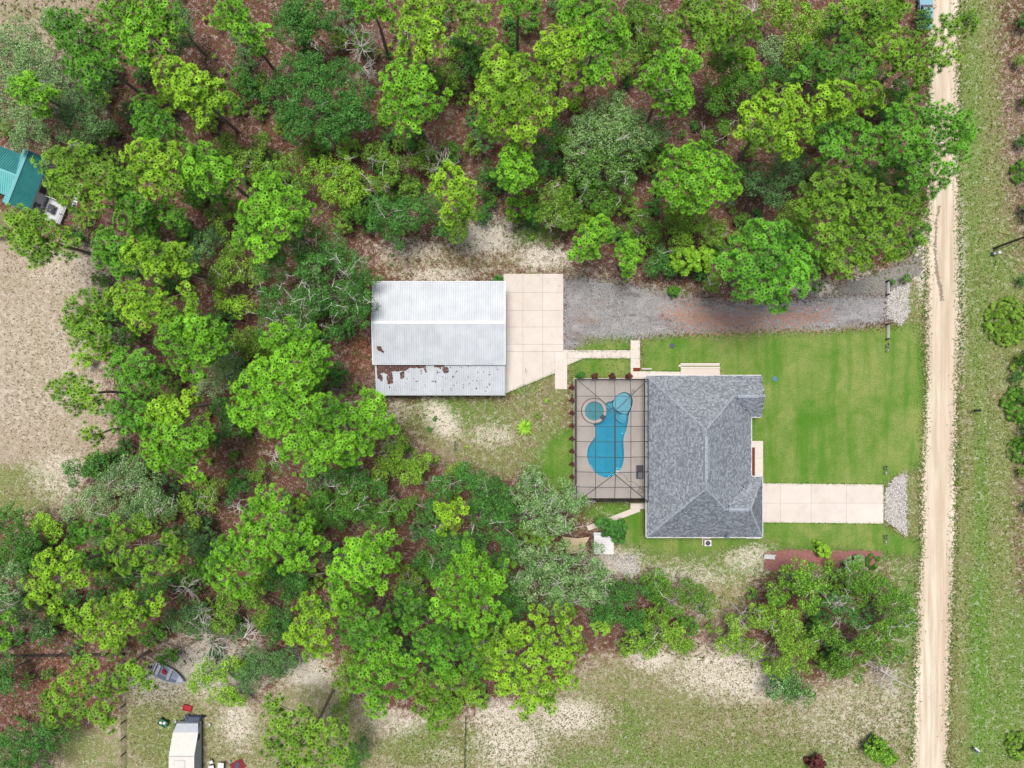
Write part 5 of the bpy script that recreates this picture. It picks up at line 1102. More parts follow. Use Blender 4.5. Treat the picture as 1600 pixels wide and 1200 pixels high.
def bushy(label, hue, H, lobes, cat='tree', name=None, group=None, clump=.98, per=58, size=.135, twig=0, twigmat=None, dome=.75, open_=0.0, trunk=True, spiky=False, hue2=None):
    rng = np.random.default_rng(abs(hash_(label)+len(lobes)*7+int(lobes[0][0])))
    cx = sum(l[0]*l[2]**2 for l in lobes)/sum(l[2]**2 for l in lobes); cy = sum(l[1]*l[2]**2 for l in lobes)/sum(l[2]**2 for l in lobes)
    span = max(math.hypot(l[0]-cx, l[1]-cy)+l[2] for l in lobes); base = P(cx, cy, H*.8); base.z = 0
    rt = empty(name or ('oak_tree' if cat == 'tree' else 'shrub'), base, label, cat, group)
    CP, CR, tips = [], [], []
    for (x, y, r) in lobes:
        z = max(H*.35, H*.82 - .22*H*(math.hypot(x-cx, y-cy)/span)**1.5 - rng.uniform(0, .09*H)); c, rw = wlobe(x, y, r, z); rw *= 1.06; tips.append((c.x, c.y, c.z-.2)); ph = rng.uniform(0, 6.28, 2)
        n = max(3, int(math.pi*rw*rw/(clump*clump)*(2.7-open_)))
        for k in range(n):
            t = rng.uniform(0, 6.283); u = math.sqrt(rng.random()); R = rw*(1+.14*math.sin(3*t+ph[0])+.10*math.sin(7*t+ph[1]))*.93
            zz = c.z + dome*min(rw, 2.2)*math.sqrt(max(0, 1-u*u))*rng.uniform(.75, 1.1) - (rng.uniform(.3, 1.5) if rng.random() < .4 else 0)
            CP.append((c.x+math.cos(t)*u*R, c.y+math.sin(t)*u*R, max(.15, zz), math.cos(t)*u, math.sin(t)*u)); CR.append(clump*rng.uniform(.42, .88))
    CP = np.array(CP); CR = np.array(CR); pts, nrm, vv = [], [], []
    for i in range(len(CP)):
        n = int(per*rng.uniform(.6, 1.2)*(CR[i]/clump/.7)**2)+3; d = rng.normal(0, 1, (n, 3)); d[:, 2] = np.abs(d[:, 2])*.9+.05; d[:, 0] += CP[i,3]*.5; d[:, 1] += CP[i,4]*.5; d /= np.linalg.norm(d, axis=1, keepdims=True)
        rad = CR[i]*rng.uniform(.55, 1.05, (n, 1)); q = CP[i,:3]+d*rad*np.array([1,1,.75]); pts.append(q)
        N = d*(.95 if not spiky else .25)+np.array([0,0,.25])+rng.normal(0, .36, (n, 3)); nrm.append(N/np.linalg.norm(N, axis=1, keepdims=True)); vv.append(np.clip(rng.normal(.5, .15)+rng.normal(0, .17, n), .03, 1))
    pts = np.concatenate(pts); nrm = np.concatenate(nrm); vv = np.concatenate(vv); pts[:, 2] = np.maximum(pts[:, 2], .05)
    W = leaves(pts, nrm, size, rng)
    o = link('crown' if cat == 'tree' else 'foliage', np_mesh('crown', W.reshape(-1, 3), np.arange(len(pts)*4).reshape(-1, 4), [LM[hue]] + ([LM[hue2]] if hue2 else []), v=vv, mi=(rng.random(len(pts)) < .3).astype(int) if hue2 else None), rt)
    mb = MB(); top = Vector((base.x, base.y, H*.6))
    if trunk:
        rb = .05+H*.018; mb.tube([base-Vector((0,0,.1)), base.lerp(top, .5)+Vector((rng.normal(0,.1),rng.normal(0,.1),0)), top], [rb, rb*.8, rb*.6], 7, cap=False); mb.build('trunk', GBARK, rt); mb = MB()
    limbs(mb, base, top, tips, .03+H*.006, rng)
    for i in rng.choice(len(CP), min(len(CP), max(4, int(len(CP)*.5))), replace=False):
        p = Vector(CP[i,:3]); tp = min((Vector(t) for t in tips), key=lambda q: (q-p).length); mb.tube([tp, p.lerp(tp,.5)-Vector((0,0,.1)), p], [.035,.025,.012], 3, cap=False)
    mb.build('branches', GBARK, rt)
    if twig:
        mb = MB()
        for k in range(twig):
            i = rng.integers(len(CP)); p = Vector(CP[i,:3])+Vector((0,0,CR[i]*.72+.05)); a = rng.uniform(0, 6.28)
            bt_(mb, p, Vector((math.cos(a), math.sin(a), .12)), rng.uniform(.7, 1.6), .045, 2, rng)
        mb.build('bare_twigs', twigmat or DEADW, rt)['kind'] = 'stuff'
    return rt

def bt_(mb, p, d, L, r, depth, rng, n=3):
    """recursive bare branch"""
    d = d.normalized(); q = p; pts = [p]; rad = [r]
    for k in range(3):
        d = (d+Vector(rng.normal(0, .22, 3))*.8).normalized(); q = q+d*L/3; pts.append(q); rad.append(r*(1-.25*(k+1)))
    mb.tube(pts, rad, n, cap=False)
    if depth > 0:
        for k in range(rng.integers(2, 4)):
            s = pts[rng.integers(1, 4)]; e = (d+Vector(rng.normal(0, .65, 3))).normalized(); e.z = e.z*.5+.05; bt_(mb, s, e, L*rng.uniform(.5, .75), r*.6, depth-1, rng, n)

def snag(label, px, py, r, H=5.0, n=7, depth=3, fan=None, name='dead_tree', spread=6.28):
    rng = np.random.default_rng(hash_(label)); c = P(px, py, H); base = Vector((c.x*.985, c.y*.985, 0)); rt = empty(name, base, label, 'dead tree')
    top = Vector((c.x, c.y, H*.7)); mb = MB(); mb.tube([base-Vector((0,0,.1)), base.lerp(top,.5)+Vector((rng.normal(0,.12), rng.normal(0,.12), 0)), top], [.12,.09,.06], 6, cap=False); mb.build('trunk', DEADW, rt)
    mb = MB(); rw = r*MPP*(1-H/CAMH)
    for k in range(n):
        a = (fan if fan is not None else 0)+spread*((k+.5)/n-.5)+rng.normal(0,.15); bt_(mb, top-Vector((0,0,rng.uniform(0,1.2))), Vector((math.cos(a), math.sin(a), rng.uniform(.1,.8))), rw*rng.uniform(.6,.9), .085, depth, rng)
    mb.build('branches', DEADW, rt); return rt

PINES = [
 ('dense mid green pine beside the grey green trees at the top left','m',17,[(105,42,27),(125,72,26),(152,58,20),(135,112,25),(168,92,20),(112,100,16)]),
 ('broad bright pine at the top edge right of the grey green trees','b',17,[(195,20,33),(240,20,30),(225,58,30),(262,42,20),(215,85,18),(185,60,18)]),
 ('small bright pine standing alone amid the grey green trees','b',15,[(35,140,19),(55,150,19),(64,170,12),(80,143,9),(42,125,12)]),
 ('narrow bright pine at the top edge left of the big round oak','b',16,[(360,18,24),(376,45,18),(400,66,15),(410,48,12),(345,35,12)]),
 ('yellow green pine with a ragged tail on the open reddish slope','y',17,[(268,118,27),(300,132,26),(330,150,22),(355,160,15),(292,158,16),(312,185,14)]),
 ('slim mid green pine below the yellow green pine at upper left','m',15,[(228,172,21),(243,197,19),(228,205,16),(272,208,12),(258,190,12)]),
 ('wide olive pine overhanging the right side of the teal roof','o',18,[(95,260,28),(126,250,24),(152,272,24),(110,300,24),(147,312,20),(180,287,16),(88,287,17)]),
 ('rounded bright pine east of the one overhanging the teal roof','y',18,[(225,245,25),(256,250,24),(238,280,22),(268,287,17),(215,268,16)]),
 ('bright two lobed pine west of the olive thicket','b',18,[(310,245,23),(336,268,22),(357,280,16),(320,292,15),(298,262,15)]),
 ('mid green pine south east of the pine over the teal roof','m',16,[(190,305,21),(213,320,21),(226,342,14),(195,342,14)]),
 ('sparse olive pine leaning over the north end of the dry field','o',17,[(30,350,25),(62,350,22),(40,378,20),(76,385,18),(100,370,13),(106,400,11),(55,405,13)]),
 ('dark lobed pine at the northeast corner of the dry field','m',16,[(172,383,25),(192,402,20),(188,422,12),(165,405,14)]),
 ('yellow topped pine right of the corner of the dry field','y',18,[(215,400,22),(242,400,23),(275,398,19),(247,425,15),(285,422,12)]),
 ('tall bright pine north of the oak with white twigs','b',19,[(420,298,26),(450,318,23),(400,338,24),(432,350,23),(388,365,21),(410,388,20),(482,330,13),(460,346,14)]),
 ('olive pine bulging over the east side of the dry field','o',17,[(130,490,26),(140,520,26),(155,472,20),(160,545,15),(118,505,16)]),
 ('crowded yellow green pine above the dry field bulge','y',18,[(195,468,24),(226,464,22),(250,486,22),(216,496,20),(278,500,15),(290,455,11),(300,478,11)]),
 ('bright pine with ringed tufts west of the shady gap','b',19,[(270,520,25),(300,510,22),(331,516,20),(285,550,23),(320,546,23),(300,580,17),(342,538,12)]),
 ('mid green pine at the east edge of the dry field middle','m',17,[(190,575,19),(220,568,19),(240,590,17),(206,600,17),(185,552,12)]),
 ('vivid green pine directly west of the metal shed','b',20,[(440,528,25),(472,532,24),(450,565,27),(492,558,23),(420,582,26),(512,560,11),(392,605,25),(430,610,24),(468,598,20)]),
 ('largest vivid green pine southwest of the metal shed','b',20,[(385,640,24),(430,645,28),(472,650,28),(512,645,27),(547,657,25),(577,650,21),(602,665,16),(460,690,27),(500,700,27),(537,700,25),(570,690,19),(492,725,19),(578,622,12),(592,632,11)]),
 ('bright pine cut by the top edge left of the bare white tree','b',17,[(575,8,22),(601,20,15),(560,-10,20)]),
 ('tall yellow green pine at the top edge right of the bare white tree','y',18,[(655,12,25),(645,45,22),(672,50,19),(664,82,17),(630,77,11)]),
 ('thin topped pine at the top edge with its trunk showing','o',17,[(718,10,20),(746,25,19),(735,50,15),(690,15,15),(765,58,12)]),
 ('round pine with speckled tufts north of the small shed side pine','b',17,[(625,123,27),(656,125,21),(620,165,25),(652,165,23),(636,195,15),(684,165,11),(700,145,7)]),
 ('big yellow green pine in the top centre','y',20,[(778,112,29),(815,120,29),(768,150,25),(800,160,30),(840,150,24),(778,190,25),(815,196,25),(852,180,13),(872,165,11)]),
 ('short bright pine hugging the south side of the big centre pine','b',17,[(805,250,24),(790,272,17),(820,275,15),(800,290,10)]),
 ('bright pine standing just north of the metal shed','y',18,[(700,285,25),(725,300,19),(712,322,17),(737,335,11),(700,342,12)]),
 ('tiny round pine sapling with a bare stem north of the sandy patch','b',7,[(810,323,17),(813,343,6)]),
 ('tall dense pine at the top edge right of centre','b',20,[(915,20,27),(945,35,26),(925,60,25),(957,75,21),(972,58,12),(940,112,19),(888,22,18)]),
 ('yellow green pine joining the two tall pines at top centre','y',19,[(865,70,23),(892,70,22),(878,100,23),(906,118,17)]),
 ('compact bright pine between the dark thicket and the pale oak','b',19,[(1045,95,24),(1070,100,21),(1025,120,21),(1056,130,23),(1067,157,17),(1010,125,13),(1040,162,13)]),
 ('spreading olive pine at the top edge left of the light green tree','o',18,[(1060,40,14),(1090,18,26),(1120,30,27),(1105,60,21),(1150,30,23),(1176,42,17),(1050,60,14),(1140,65,17)]),
 ('olive pine at the top edge left of the blue car','o',17,[(1305,18,14),(1340,12,21),(1372,18,21),(1335,45,17),(1402,5,17),(1385,48,16)]),
 ('mid green pine left of the pine that reaches over the road top','m',17,[(1270,90,19),(1300,100,19),(1325,80,21),(1350,97,21),(1255,112,13),(1290,127,15),(1335,117,15)]),
 ('ragged pine reaching right across the top of the dirt road','o',18,[(1390,75,22),(1418,66,19),(1480,40,17),(1511,36,15),(1460,74,15),(1481,88,15),(1430,98,17),(1402,100,17),(1441,120,14)]),
 ('yellowish thin pine with pale twigs north of the lone round pine','y',18,[(1200,155,18),(1240,150,16),(1176,175,19),(1215,180,23),(1250,176,19),(1185,210,19),(1225,220,21),(1256,205,17),(1160,207,11),(1240,235,11)]),
 ('flat topped yellow green pine in the upper right woods','y',18,[(1290,150,21),(1320,155,23),(1355,146,19),(1370,162,11),(1310,177,15),(1280,180,13)]),
 ('widest pine leaning over the dirt road','m',19,[(1405,190,22),(1440,180,22),(1471,185,20),(1500,197,21),(1515,212,13),(1432,220,23),(1471,220,21),(1498,238,13),(1450,252,21),(1412,243,18),(1480,267,15),(1430,277,17),(1458,290,15)]),
 ('mid green pine west of the widest pine over the road','m',17,[(1292,207,19),(1325,202,23),(1356,217,21),(1300,236,19),(1340,246,19),(1377,250,16)]),
 ('lone round bright pine over the reddish clearing','b',18,[(1055,255,23),(1085,246,21),(1115,260,23),(1045,290,23),(1080,285,25),(1115,295,23),(1136,280,19),(1090,316,17),(1060,316,15),(1078,230,8),(1151,296,8)]),
 ('huge spreading olive pine north of the gravel driveway mouth','o',19,[(1280,295,22),(1311,286,19),(1345,296,19),(1371,311,19),(1262,326,18),(1300,330,24),(1340,336,24),(1380,336,19),(1298,370,23),(1336,375,24),(1375,371,21),(1411,386,15),(1435,378,9),(1300,405,16),(1322,416,15),(1350,405,15),(1400,361,15)]),
 ('dense deep green pine over the north edge of the gravel driveway','d',19,[(1190,370,24),(1225,366,19),(1160,386,19),(1137,415,19),(1170,420,25),(1210,405,25),(1250,400,23),(1200,445,25),(1240,436,23),(1216,475,14),(1262,425,14),(1166,451,17)]),
 ('small bright pine northwest of the gravel driveway','b',12,[(935,360,19),(950,362,13),(915,378,17),(901,398,11),(925,396,9)]),
 ('small drooping pine just north of the gravel driveway','b',11,[(975,385,14),(990,391,13),(985,411,13),(980,428,7)]),
 ('olive pine on the middle east edge of the dry field','o',17,[(105,610,22),(131,610,17),(150,631,13),(118,635,12)]),
 ('yellow topped pine west of the vivid green pines','y',18,[(250,640,17),(281,635,17),(300,620,12),(268,655,14)]),
 ('dark mid green pine beside the yellow topped one','m',17,[(190,640,21),(215,652,21),(188,665,14)]),
 ('round bright pine above the mossy grey green tree','b',18,[(240,672,23),(270,680,25),(301,690,21),(246,702,23),(280,720,21),(300,742,13),(316,672,16)]),
 ('tiny pine on the southeast edge of the dry field','o',12,[(140,675,13),(150,686,9)]),
 ('small mid green pine below the mossy grey green tree','m',15,[(125,830,17),(150,825,15),(110,847,11),(166,816,9)]),
 ('open crowned olive pine with its trunk visible at lower left','o',18,[(195,830,17),(220,822,15),(180,855,17),(200,875,19),(226,865,13),(265,837,11),(281,855,13),(262,880,14),(236,896,11)]),
 ('yellow green pine near the left edge of the lower woods','y',17,[(75,880,19),(105,875,19),(60,910,17),(91,906,19),(121,900,17),(55,938,11),(85,945,11)]),
 ('yellow green pine north of the wire fence at lower left','y',18,[(140,962,17),(171,950,17),(196,942,17),(140,986,17),(176,985,19),(211,970,17),(241,946,13),(115,970,12),(165,1006,9)]),
 ('tall bright pine in the centre of the lower left woods','b',20,[(420,780,21),(400,802,20),(390,832,23),(431,820,23),(360,860,23),(396,870,23),(350,895,23),(375,916,19),(441,850,21),(471,836,15),(496,850,13),(476,876,15),(450,882,13),(335,880,12),(480,811,11)]),
 ('bright pine east of the tall bright lower pine','b',19,[(560,855,19),(586,850,17),(611,840,13),(540,882,21),(576,885,23),(611,880,13),(560,910,15),(526,900,13),(596,910,13)]),
 ('most yellow pine of the lower woods above the red soil patch','y',18,[(480,945,16),(506,960,19),(470,985,19),(500,1000,21),(486,1020,12),(455,1000,11)]),
 ('small bright pine tucked against the most yellow pine','b',19,[(535,935,17),(546,950,15),(520,920,11)]),
 ('mid green pine right of the most yellow pine','m',17,[(545,985,17),(576,970,19),(560,1000,15),(591,990,15),(610,962,12)]),
 ('spreading mid green pine over the grass at bottom centre left','b',18,[(575,1030,19),(611,1012,17),(565,1060,19),(600,1050,23),(636,1040,17),(590,1086,19),(586,1110,12),(630,1076,14)]),
 ('tall light green pine south of the deep green thicket','b',19,[(720,895,19),(746,890,17),(700,920,19),(741,926,21),(771,910,17),(790,886,11),(690,950,17),(725,955,21),(761,950,17),(750,980,14),(785,965,11)]),
 ('mid green pine below the tall light green pine','m',17,[(665,995,19),(696,985,17),(690,1020,19),(721,1010,17),(736,1036,15),(700,1050,12),(660,1020,12)]),
 ('olive pine spilling over the head of the thin bottom fence','o',17,[(655,1070,17),(685,1072,19),(721,1066,17),(670,1100,19),(701,1105,19),(681,1130,14),(736,1086,13)]),
 ('tiny bright pine inside the deep green thicket','y',14,[(695,800,15),(706,816,13),(720,790,11),(690,830,7)]),
 ('small bright pine top south of the tiny thicket pine','b',14,[(728,850,11),(716,870,9),(735,865,8)]),
 ('olive pine leaning beside the rowing boat','o',17,[(130,1040,17),(100,1080,19),(70,1100,13),(81,1125,12),(116,1110,19),(151,1075,17),(161,1110,19),(186,1060,17),(210,1050,14),(230,1068,11),(170,1135,9)]),
 ('pine with long bare limbs at the bottom edge right of the camper','o',17,[(425,1100,15),(445,1130,19),(430,1160,19),(470,1152,19),(501,1142,19),(530,1142,14),(460,1190,21),(500,1182,21),(535,1180,16),(476,1112,10)]),
 ('bright yellow pine beside the grassy field at lower centre','y',18,[(840,960,13),(881,960,14),(810,990,19),(850,1000,20),(890,985,16),(790,1020,18),(831,1040,22),(876,1030,20),(901,1010,12),(801,1065,18),(846,1075,20),(885,1060,16),(821,1105,16),(855,1100,12),(770,1050,12)]),
 ('small pine cut by the left edge of the lower woods','b',15,[(4,970,14),(-4,1000,14)]),
 ('bright pine cut by the top edge above the big centre pine','b',17,[(800,10,16),(830,-5,18),(790,-10,15)]),
 ('dim pine low behind the two lobed bright pine','m',13,[(300,300,16),(345,305,14),(280,265,12)]),
 ('dim green pine between the teal roof pine and the field corner','m',13,[(255,330,20),(225,365,17),(275,345,16)]),
 ('low olive pine between the huge spreading pine and the road','o',14,[(1425,335,17),(1405,320,16),(1430,310,14),(1395,400,10)]),
 ('dim green pine under the light green pine near bottom centre','m',14,[(650,950,16),(640,975,14),(630,930,12),(745,1060,14)]),
 ('olive pine right of the tall light green lower pine','o',16,[(780,1000,18),(765,1030,16),(755,1005,14)]),
]
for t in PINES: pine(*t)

TREES = [  # label, hue, H, lobes, extra
 ('deep green oak at the top edge left of the bare white tree','D',10,[(470,25,29),(496,45,25),(455,55,20),(440,30,15)],{}),
 ('largest round deep green oak of the upper woods','D',12,[(500,110,29),(460,112,25),(541,125,29),(560,165,27),(440,150,25),(492,160,34),(541,190,27),(470,200,27),(511,215,21),(448,180,19),(571,195,13)],{'twig':10}),
 ('big dark oak with white twigs at the northwest corner of the shed','D',12,[(490,365,21),(520,390,25),(460,390,24),(430,420,24),(490,420,29),(550,422,25),(579,432,13),(430,470,24),(480,470,29),(531,465,27),(570,470,19),(420,502,19),(470,510,19),(560,498,17),(520,520,13)],{'twig':75,'open_':.35}),
 ('bushy dark green tree north of the metal shed','D',8,[(600,335,24),(641,335,25),(671,325,21),(620,360,21),(690,356,15)],{'twig':4}),
 ('soft grey green tree at the far top left','G',9,[(30,70,34),(60,100,34),(20,130,29),(90,40,24),(90,130,26)],{'size':.12,'spiky':True,'per':60}),
 ('grey green tree just north of the teal roof','G',8,[(50,190,28),(40,220,17),(15,180,20),(70,215,15)],{'size':.12,'spiky':True,'per':60}),
 ('dark soft tree between the grey green trees and the wire fence','S',9,[(120,170,29),(151,142,24),(110,205,19),(160,190,21),(140,215,12)],{'size':.12,'per':55}),
 ('dark soft tree under the pines near the top left','S',8,[(280,30,19),(296,50,18),(281,75,14)],{'size':.12}),
 ('small yellowish sapling on the slope left of the largest oak','O',5,[(412,130,13),(420,145,8)],{'open_':.3}),
 ('pale green oak in the upper centre right of the big yellow pine','G',11,[(950,175,29),(981,190,25),(921,202,27),(960,216,27),(1001,216,24),(1024,206,17),(901,230,20)],{'twig':14,'hue2':'M'}),
 ('lower half pale green oak north of the small gravel side pines','M',10,[(940,256,29),(985,250,21),(920,280,19),(970,282,19),(900,262,16)],{'twig':8,'hue2':'G'}),
 ('olive tree right of the tiny round pine sapling','O',7,[(870,310,24),(860,336,20),(886,341,19),(842,288,13)],{'twig':6,'hue2':'M'}),
 ('mid green tree between the olive tree and the pale oak','M',7,[(930,305,21),(951,322,17),(905,330,12)],{'twig':3}),
 ('deep green tree with arching fronds at the upper right','M',9,[(1130,110,29),(1160,140,27),(1120,157,23),(1185,122,19)],{'per':44}),
 ('light green spray of leaves at the upper right thicket','Y',10,[(1165,90,14),(1178,108,11)],{'clump':.5}),
 ('silvery small tree beside the arching green tree','G',9,[(1200,75,20),(1212,90,10)],{'size':.11,'spiky':True}),
 ('large light olive tree at the top edge right of the silvery tree','O',9,[(1210,15,24),(1241,25,21),(1271,42,21),(1240,70,21),(1271,76,19),(1230,95,11)],{'hue2':'Y'}),
 ('dark tree in the gap between the lone pine and the spreading pine','S',9,[(1180,280,23),(1220,270,26),(1250,265,20),(1210,305,19),(1160,270,14)],{'per':44}),
 ('bright olive bush pair south of the lone round pine','O',6,[(1065,352,21),(1090,346,19),(1061,376,19),(1045,345,12)],{'hue2':'Y'}),
 ('bright yellow green bush beside the north edge of the gravel driveway','Y',5,[(1070,405,19),(1096,405,18),(1055,415,10)],{'clump':.55}),
 ('olive bush left of the dense deep green pine','O',5,[(1111,372,18),(1121,352,11),(1115,440,13)],{'twig':4}),
 ('mid green tree above the small drooping pine','M',6,[(1006,350,19),(1018,372,14),(990,365,10)],{'hue2':'O','twig':3}),
 ('dark shrub mass east of the small drooping pine','D',4,[(1030,400,18),(1045,420,12),(1020,420,12)],{'twig':3}),
 ('yellowish bush between the shed side pine and the sandy patch','Y',5,[(716,368,13),(722,352,9)],{}),
 ('dark blue green tree beside the pine corner at left','S',8,[(320,385,21),(305,405,14),(335,370,12)],{'size':.12}),
 ('olive tree left of the big dark oak','O',7,[(370,402,21),(350,430,20),(391,430,17),(362,385,10)],{'twig':5}),
 ('olive sapling group over the shady gap at left centre','O',6,[(348,350,17),(362,322,15),(335,335,10)],{'open_':.3}),
 ('bright olive sapling in the shady red gap west of the oak','Y',5,[(350,470,15),(370,482,14),(385,475,8)],{'open_':.2}),
 ('olive sapling north of the vivid green pine','O',6,[(375,530,17),(394,547,14),(400,515,12)],{'open_':.2}),
 ('mossy grey tree left of the vivid green pine','G',7,[(350,585,24),(322,602,17),(365,560,13)],{'size':.11,'spiky':True,'twig':6}),
 ('deep green tree below the mossy grey one','D',7,[(350,640,19),(361,665,17),(335,690,12)],{}),
 ('green shrub at the southeast corner of the dry field','D',5,[(120,735,17),(150,725,15)],{}),
 ('large mossy grey green tree south of the dry field','G',9,[(205,730,24),(180,760,27),(230,760,27),(250,790,24),(200,800,21)],{'size':.11,'spiky':True,'twig':22,'per':60,'hue2':'S'}),
 ('pale mossy tree with a whitish edge at the field corner','G',8,[(150,790,24),(111,795,15),(130,775,13)],{'size':.11,'spiky':True,'twig':10}),
 ('dense green tree at the left edge below the dry field','D',9,[(20,810,24),(41,842,24),(15,862,24),(52,870,17)],{'hue2':'M'}),
 ('light green sapling beside the dense left edge tree','Y',7,[(70,818,16),(85,835,10)],{}),
 ('grey green tree low on the left edge','S',9,[(20,900,24),(10,940,24),(40,962,17),(62,978,15)],{'hue2':'G','twig':6}),
 ('olive tree in the clearing of the lower left woods','O',6,[(300,790,17),(331,776,17),(305,816,13),(345,760,12)],{'twig':6,'open_':.25}),
 ('dark soft tree left of the tall bright lower pine','S',7,[(310,846,20),(340,860,15),(295,828,10)],{}),
 ('wide dark green tree south of the largest vivid pine','M',8,[(500,790,21),(530,800,24),(560,790,24),(591,811,19),(540,768,17),(612,787,11)],{'twig':12,'hue2':'D','open_':.1}),
 ('olive tree southeast of the largest vivid pine','O',7,[(610,710,21),(640,740,21),(601,740,17),(660,722,17),(622,690,13)],{'hue2':'Y','twig':5}),
 ('deep green tree north part of the thicket west of the garden shed','D',9,[(690,760,21),(721,747,19),(760,760,24),(790,782,21),(750,800,23)],{'twig':6}),
 ('deep green tree middle of the thicket around the tiny pine','D',9,[(700,850,23),(780,822,23),(741,852,20),(690,880,17),(790,850,17),(676,832,13),(780,880,14)],{'twig':8}),
 ('dark shrub with cordyline like leaves at the bare yard edge','O',3,[(712,735,11),(722,728,7)],{'size':.18}),
 ('mossy oak touching the southwest corner of the pool cage','G',9,[(830,750,21),(822,780,20),(851,790,24),(881,776,23),(901,782,17),(861,820,20),(832,815,18),(890,820,12)],{'twig':30,'hue2':'D','size':.13}),
 ('broad mossy oak south of the tan shade sail','G',10,[(840,872,25),(880,890,24),(920,892,21),(830,910,26),(881,920,27),(921,925,23),(946,902,13),(861,946,15),(815,862,17),(890,846,9),(907,861,8),(930,852,9),(876,860,8)],{'twig':34,'hue2':'D','size':.13}),
 ('leafy shrub between the angled path and the garden shed','D',4,[(955,826,14),(966,837,11),(941,818,9),(972,822,7)],{'clump':.5}),
 ('deep green tree east of the broad mossy oak','D',7,[(970,920,21),(955,955,20),(990,960,20),(1000,922,13)],{}),
 ('mid green bush group south of the side yard','M',6,[(1030,920,20),(1020,902,13),(1050,942,20),(1080,922,15),(1101,940,15)],{'hue2':'O','twig':5}),
 ('light green tree above the pale bare field at lower right centre','O',7,[(1030,980,24),(1060,1000,19),(1010,1012,15),(992,1000,15)],{'hue2':'Y','twig':6}),
 ('olive tree edge where the woods meet the pale bare field','O',6,[(1140,1000,20),(1150,975,13),(1175,1012,17)],{'hue2':'Y','twig':8}),
 ('green tree at the northwest of the roadside thicket','M',8,[(1240,900,23),(1275,906,24),(1211,926,20),(1260,938,18)],{'hue2':'Y','twig':5}),
 ('bright olive tree in the middle of the roadside thicket','O',8,[(1225,970,26),(1190,962,19),(1241,1010,27),(1256,1032,15),(1215,1040,19)],{'hue2':'Y','twig':8}),
 ('small blue green tree with white twigs in the roadside thicket','D',9,[(1320,955,17),(1346,966,13),(1300,940,13)],{'twig':10}),
 ('green tree at the northeast of the roadside thicket by the road','M',8,[(1330,900,22),(1371,920,24),(1400,940,20),(1410,970,18),(1340,925,16)],{'hue2':'O','twig':8}),
 ('mottled green tree at the southeast of the roadside thicket','M',8,[(1380,980,24),(1350,1010,24),(1320,1025,20),(1391,1020,18),(1290,992,19),(1300,1040,17),(1336,1052,11)],{'hue2':'O','twig':14}),
 ('low mossy tree at the south tip of the roadside thicket','D',5,[(1220,1075,20),(1250,1080,18),(1231,1060,17)],{'twig':10,'hue2':'G'}),
 ('soft dark green shrub mass in the bottom left corner','D',7,[(30,1160,28),(71,1152,25),(98,1140,14),(20,1192,24),(61,1190,21)],{'size':.12,'per':55}),
 ('soft green shrub at the left edge under the wire fence','D',6,[(5,1035,18),(20,1072,16),(-5,1060,18)],{'size':.12}),
 ('soft grey green tree right of the fan of dead branches','S',7,[(420,1040,26),(391,1060,20),(445,1030,20),(401,1020,18)],{'size':.12}),
 ('bright low tree between the boat and the camper','Y',5,[(330,1050,20),(350,1080,20),(310,1062,14),(371,1090,12),(360,1040,14)],{'hue2':'O','twig':4}),
 ('olive tree beneath the tall bright lower pine','O',6,[(360,940,21),(391,932,20),(410,960,17),(351,970,17)],{'hue2':'M'}),
 ('dark tree behind the dead branches left of centre bottom','S',6,[(300,950,17),(290,976,18),(321,986,15),(270,962,14)],{'twig':8}),
 ('dark tree under the yellow pine near the red soil','D',6,[(440,900,18),(460,925,16),(425,985,16),(440,960,14)],{}),
 ('olive shrub right of the red soil patch','O',5,[(540,1050,16),(535,1080,15),(550,1028,13),(532,1105,11)],{'open_':.2}),
 ('thin olive tree in the middle of the lower woods','O',6,[(640,905,16),(651,932,15),(625,915,10)],{'open_':.3,'twig':6}),
 ('dark green bush behind the bottom edge pine','D',5,[(562,1168,17),(550,1190,16)],{'size':.12}),
 ('olive tree between the largest oak and the two lobed pine','O',6,[(360,230,18),(386,252,20),(408,220,13),(400,275,14)],{'twig':4}),
 ('dark olive tree below the olive tree beside the largest oak','O',6,[(430,272,19),(455,250,16),(470,290,14)],{'hue2':'M','twig':3}),
 ('light olive tree in the centre of the upper woods','Y',7,[(500,270,21),(535,262,19),(560,290,21),(521,300,19),(545,310,12)],{'hue2':'O','twig':6}),
 ('olive tree right of the light olive tree','O',6,[(590,242,18),(620,262,19),(600,290,17),(640,290,14)],{'hue2':'M','twig':6}),
 ('olive shrub with pale twigs left of the shed side pine','O',5,[(665,235,15),(650,255,12),(672,265,10)],{'twig':8,'hue2':'Y'}),
 ('dark green tree right of the light olive tree near the shed','M',5,[(560,335,16),(545,325,12)],{}),
 ('dark tree under the top edge pine with the showing trunk','D',7,[(720,70,19),(745,85,22),(730,105,17),(755,110,15)],{}),
 ('olive shrub south of the dark tree under the top edge pine','O',5,[(700,115,15),(715,125,12)],{'open_':.2}),
 ('deep shade tree south of the big yellow green pine','D',8,[(850,225,18),(870,205,16),(845,260,14),(760,270,14),(750,290,12)],{}),
 ('dark tree at the top edge left of the olive spreading pine','M',8,[(1010,20,20),(1030,45,18),(1000,70,14),(990,10,15)],{'hue2':'O','twig':6}),
 ('olive tree in the gap west of the compact bright pine','O',6,[(985,95,14),(975,115,12),(1000,90,10)],{'open_':.3}),
 ('deep green tree beneath the pines at the top right','D',9,[(1290,60,13),(1240,120,18),(1210,115,15),(1365,115,16),(1400,140,16)],{}),
 ('dark tree showing beneath the widest pine','D',8,[(1390,270,20),(1350,275,16),(1410,300,16),(1385,160,16)],{}),
 ('olive understorey tree above the huge spreading olive pine','O',7,[(1240,330,17),(1225,350,14),(1260,355,12)],{}),
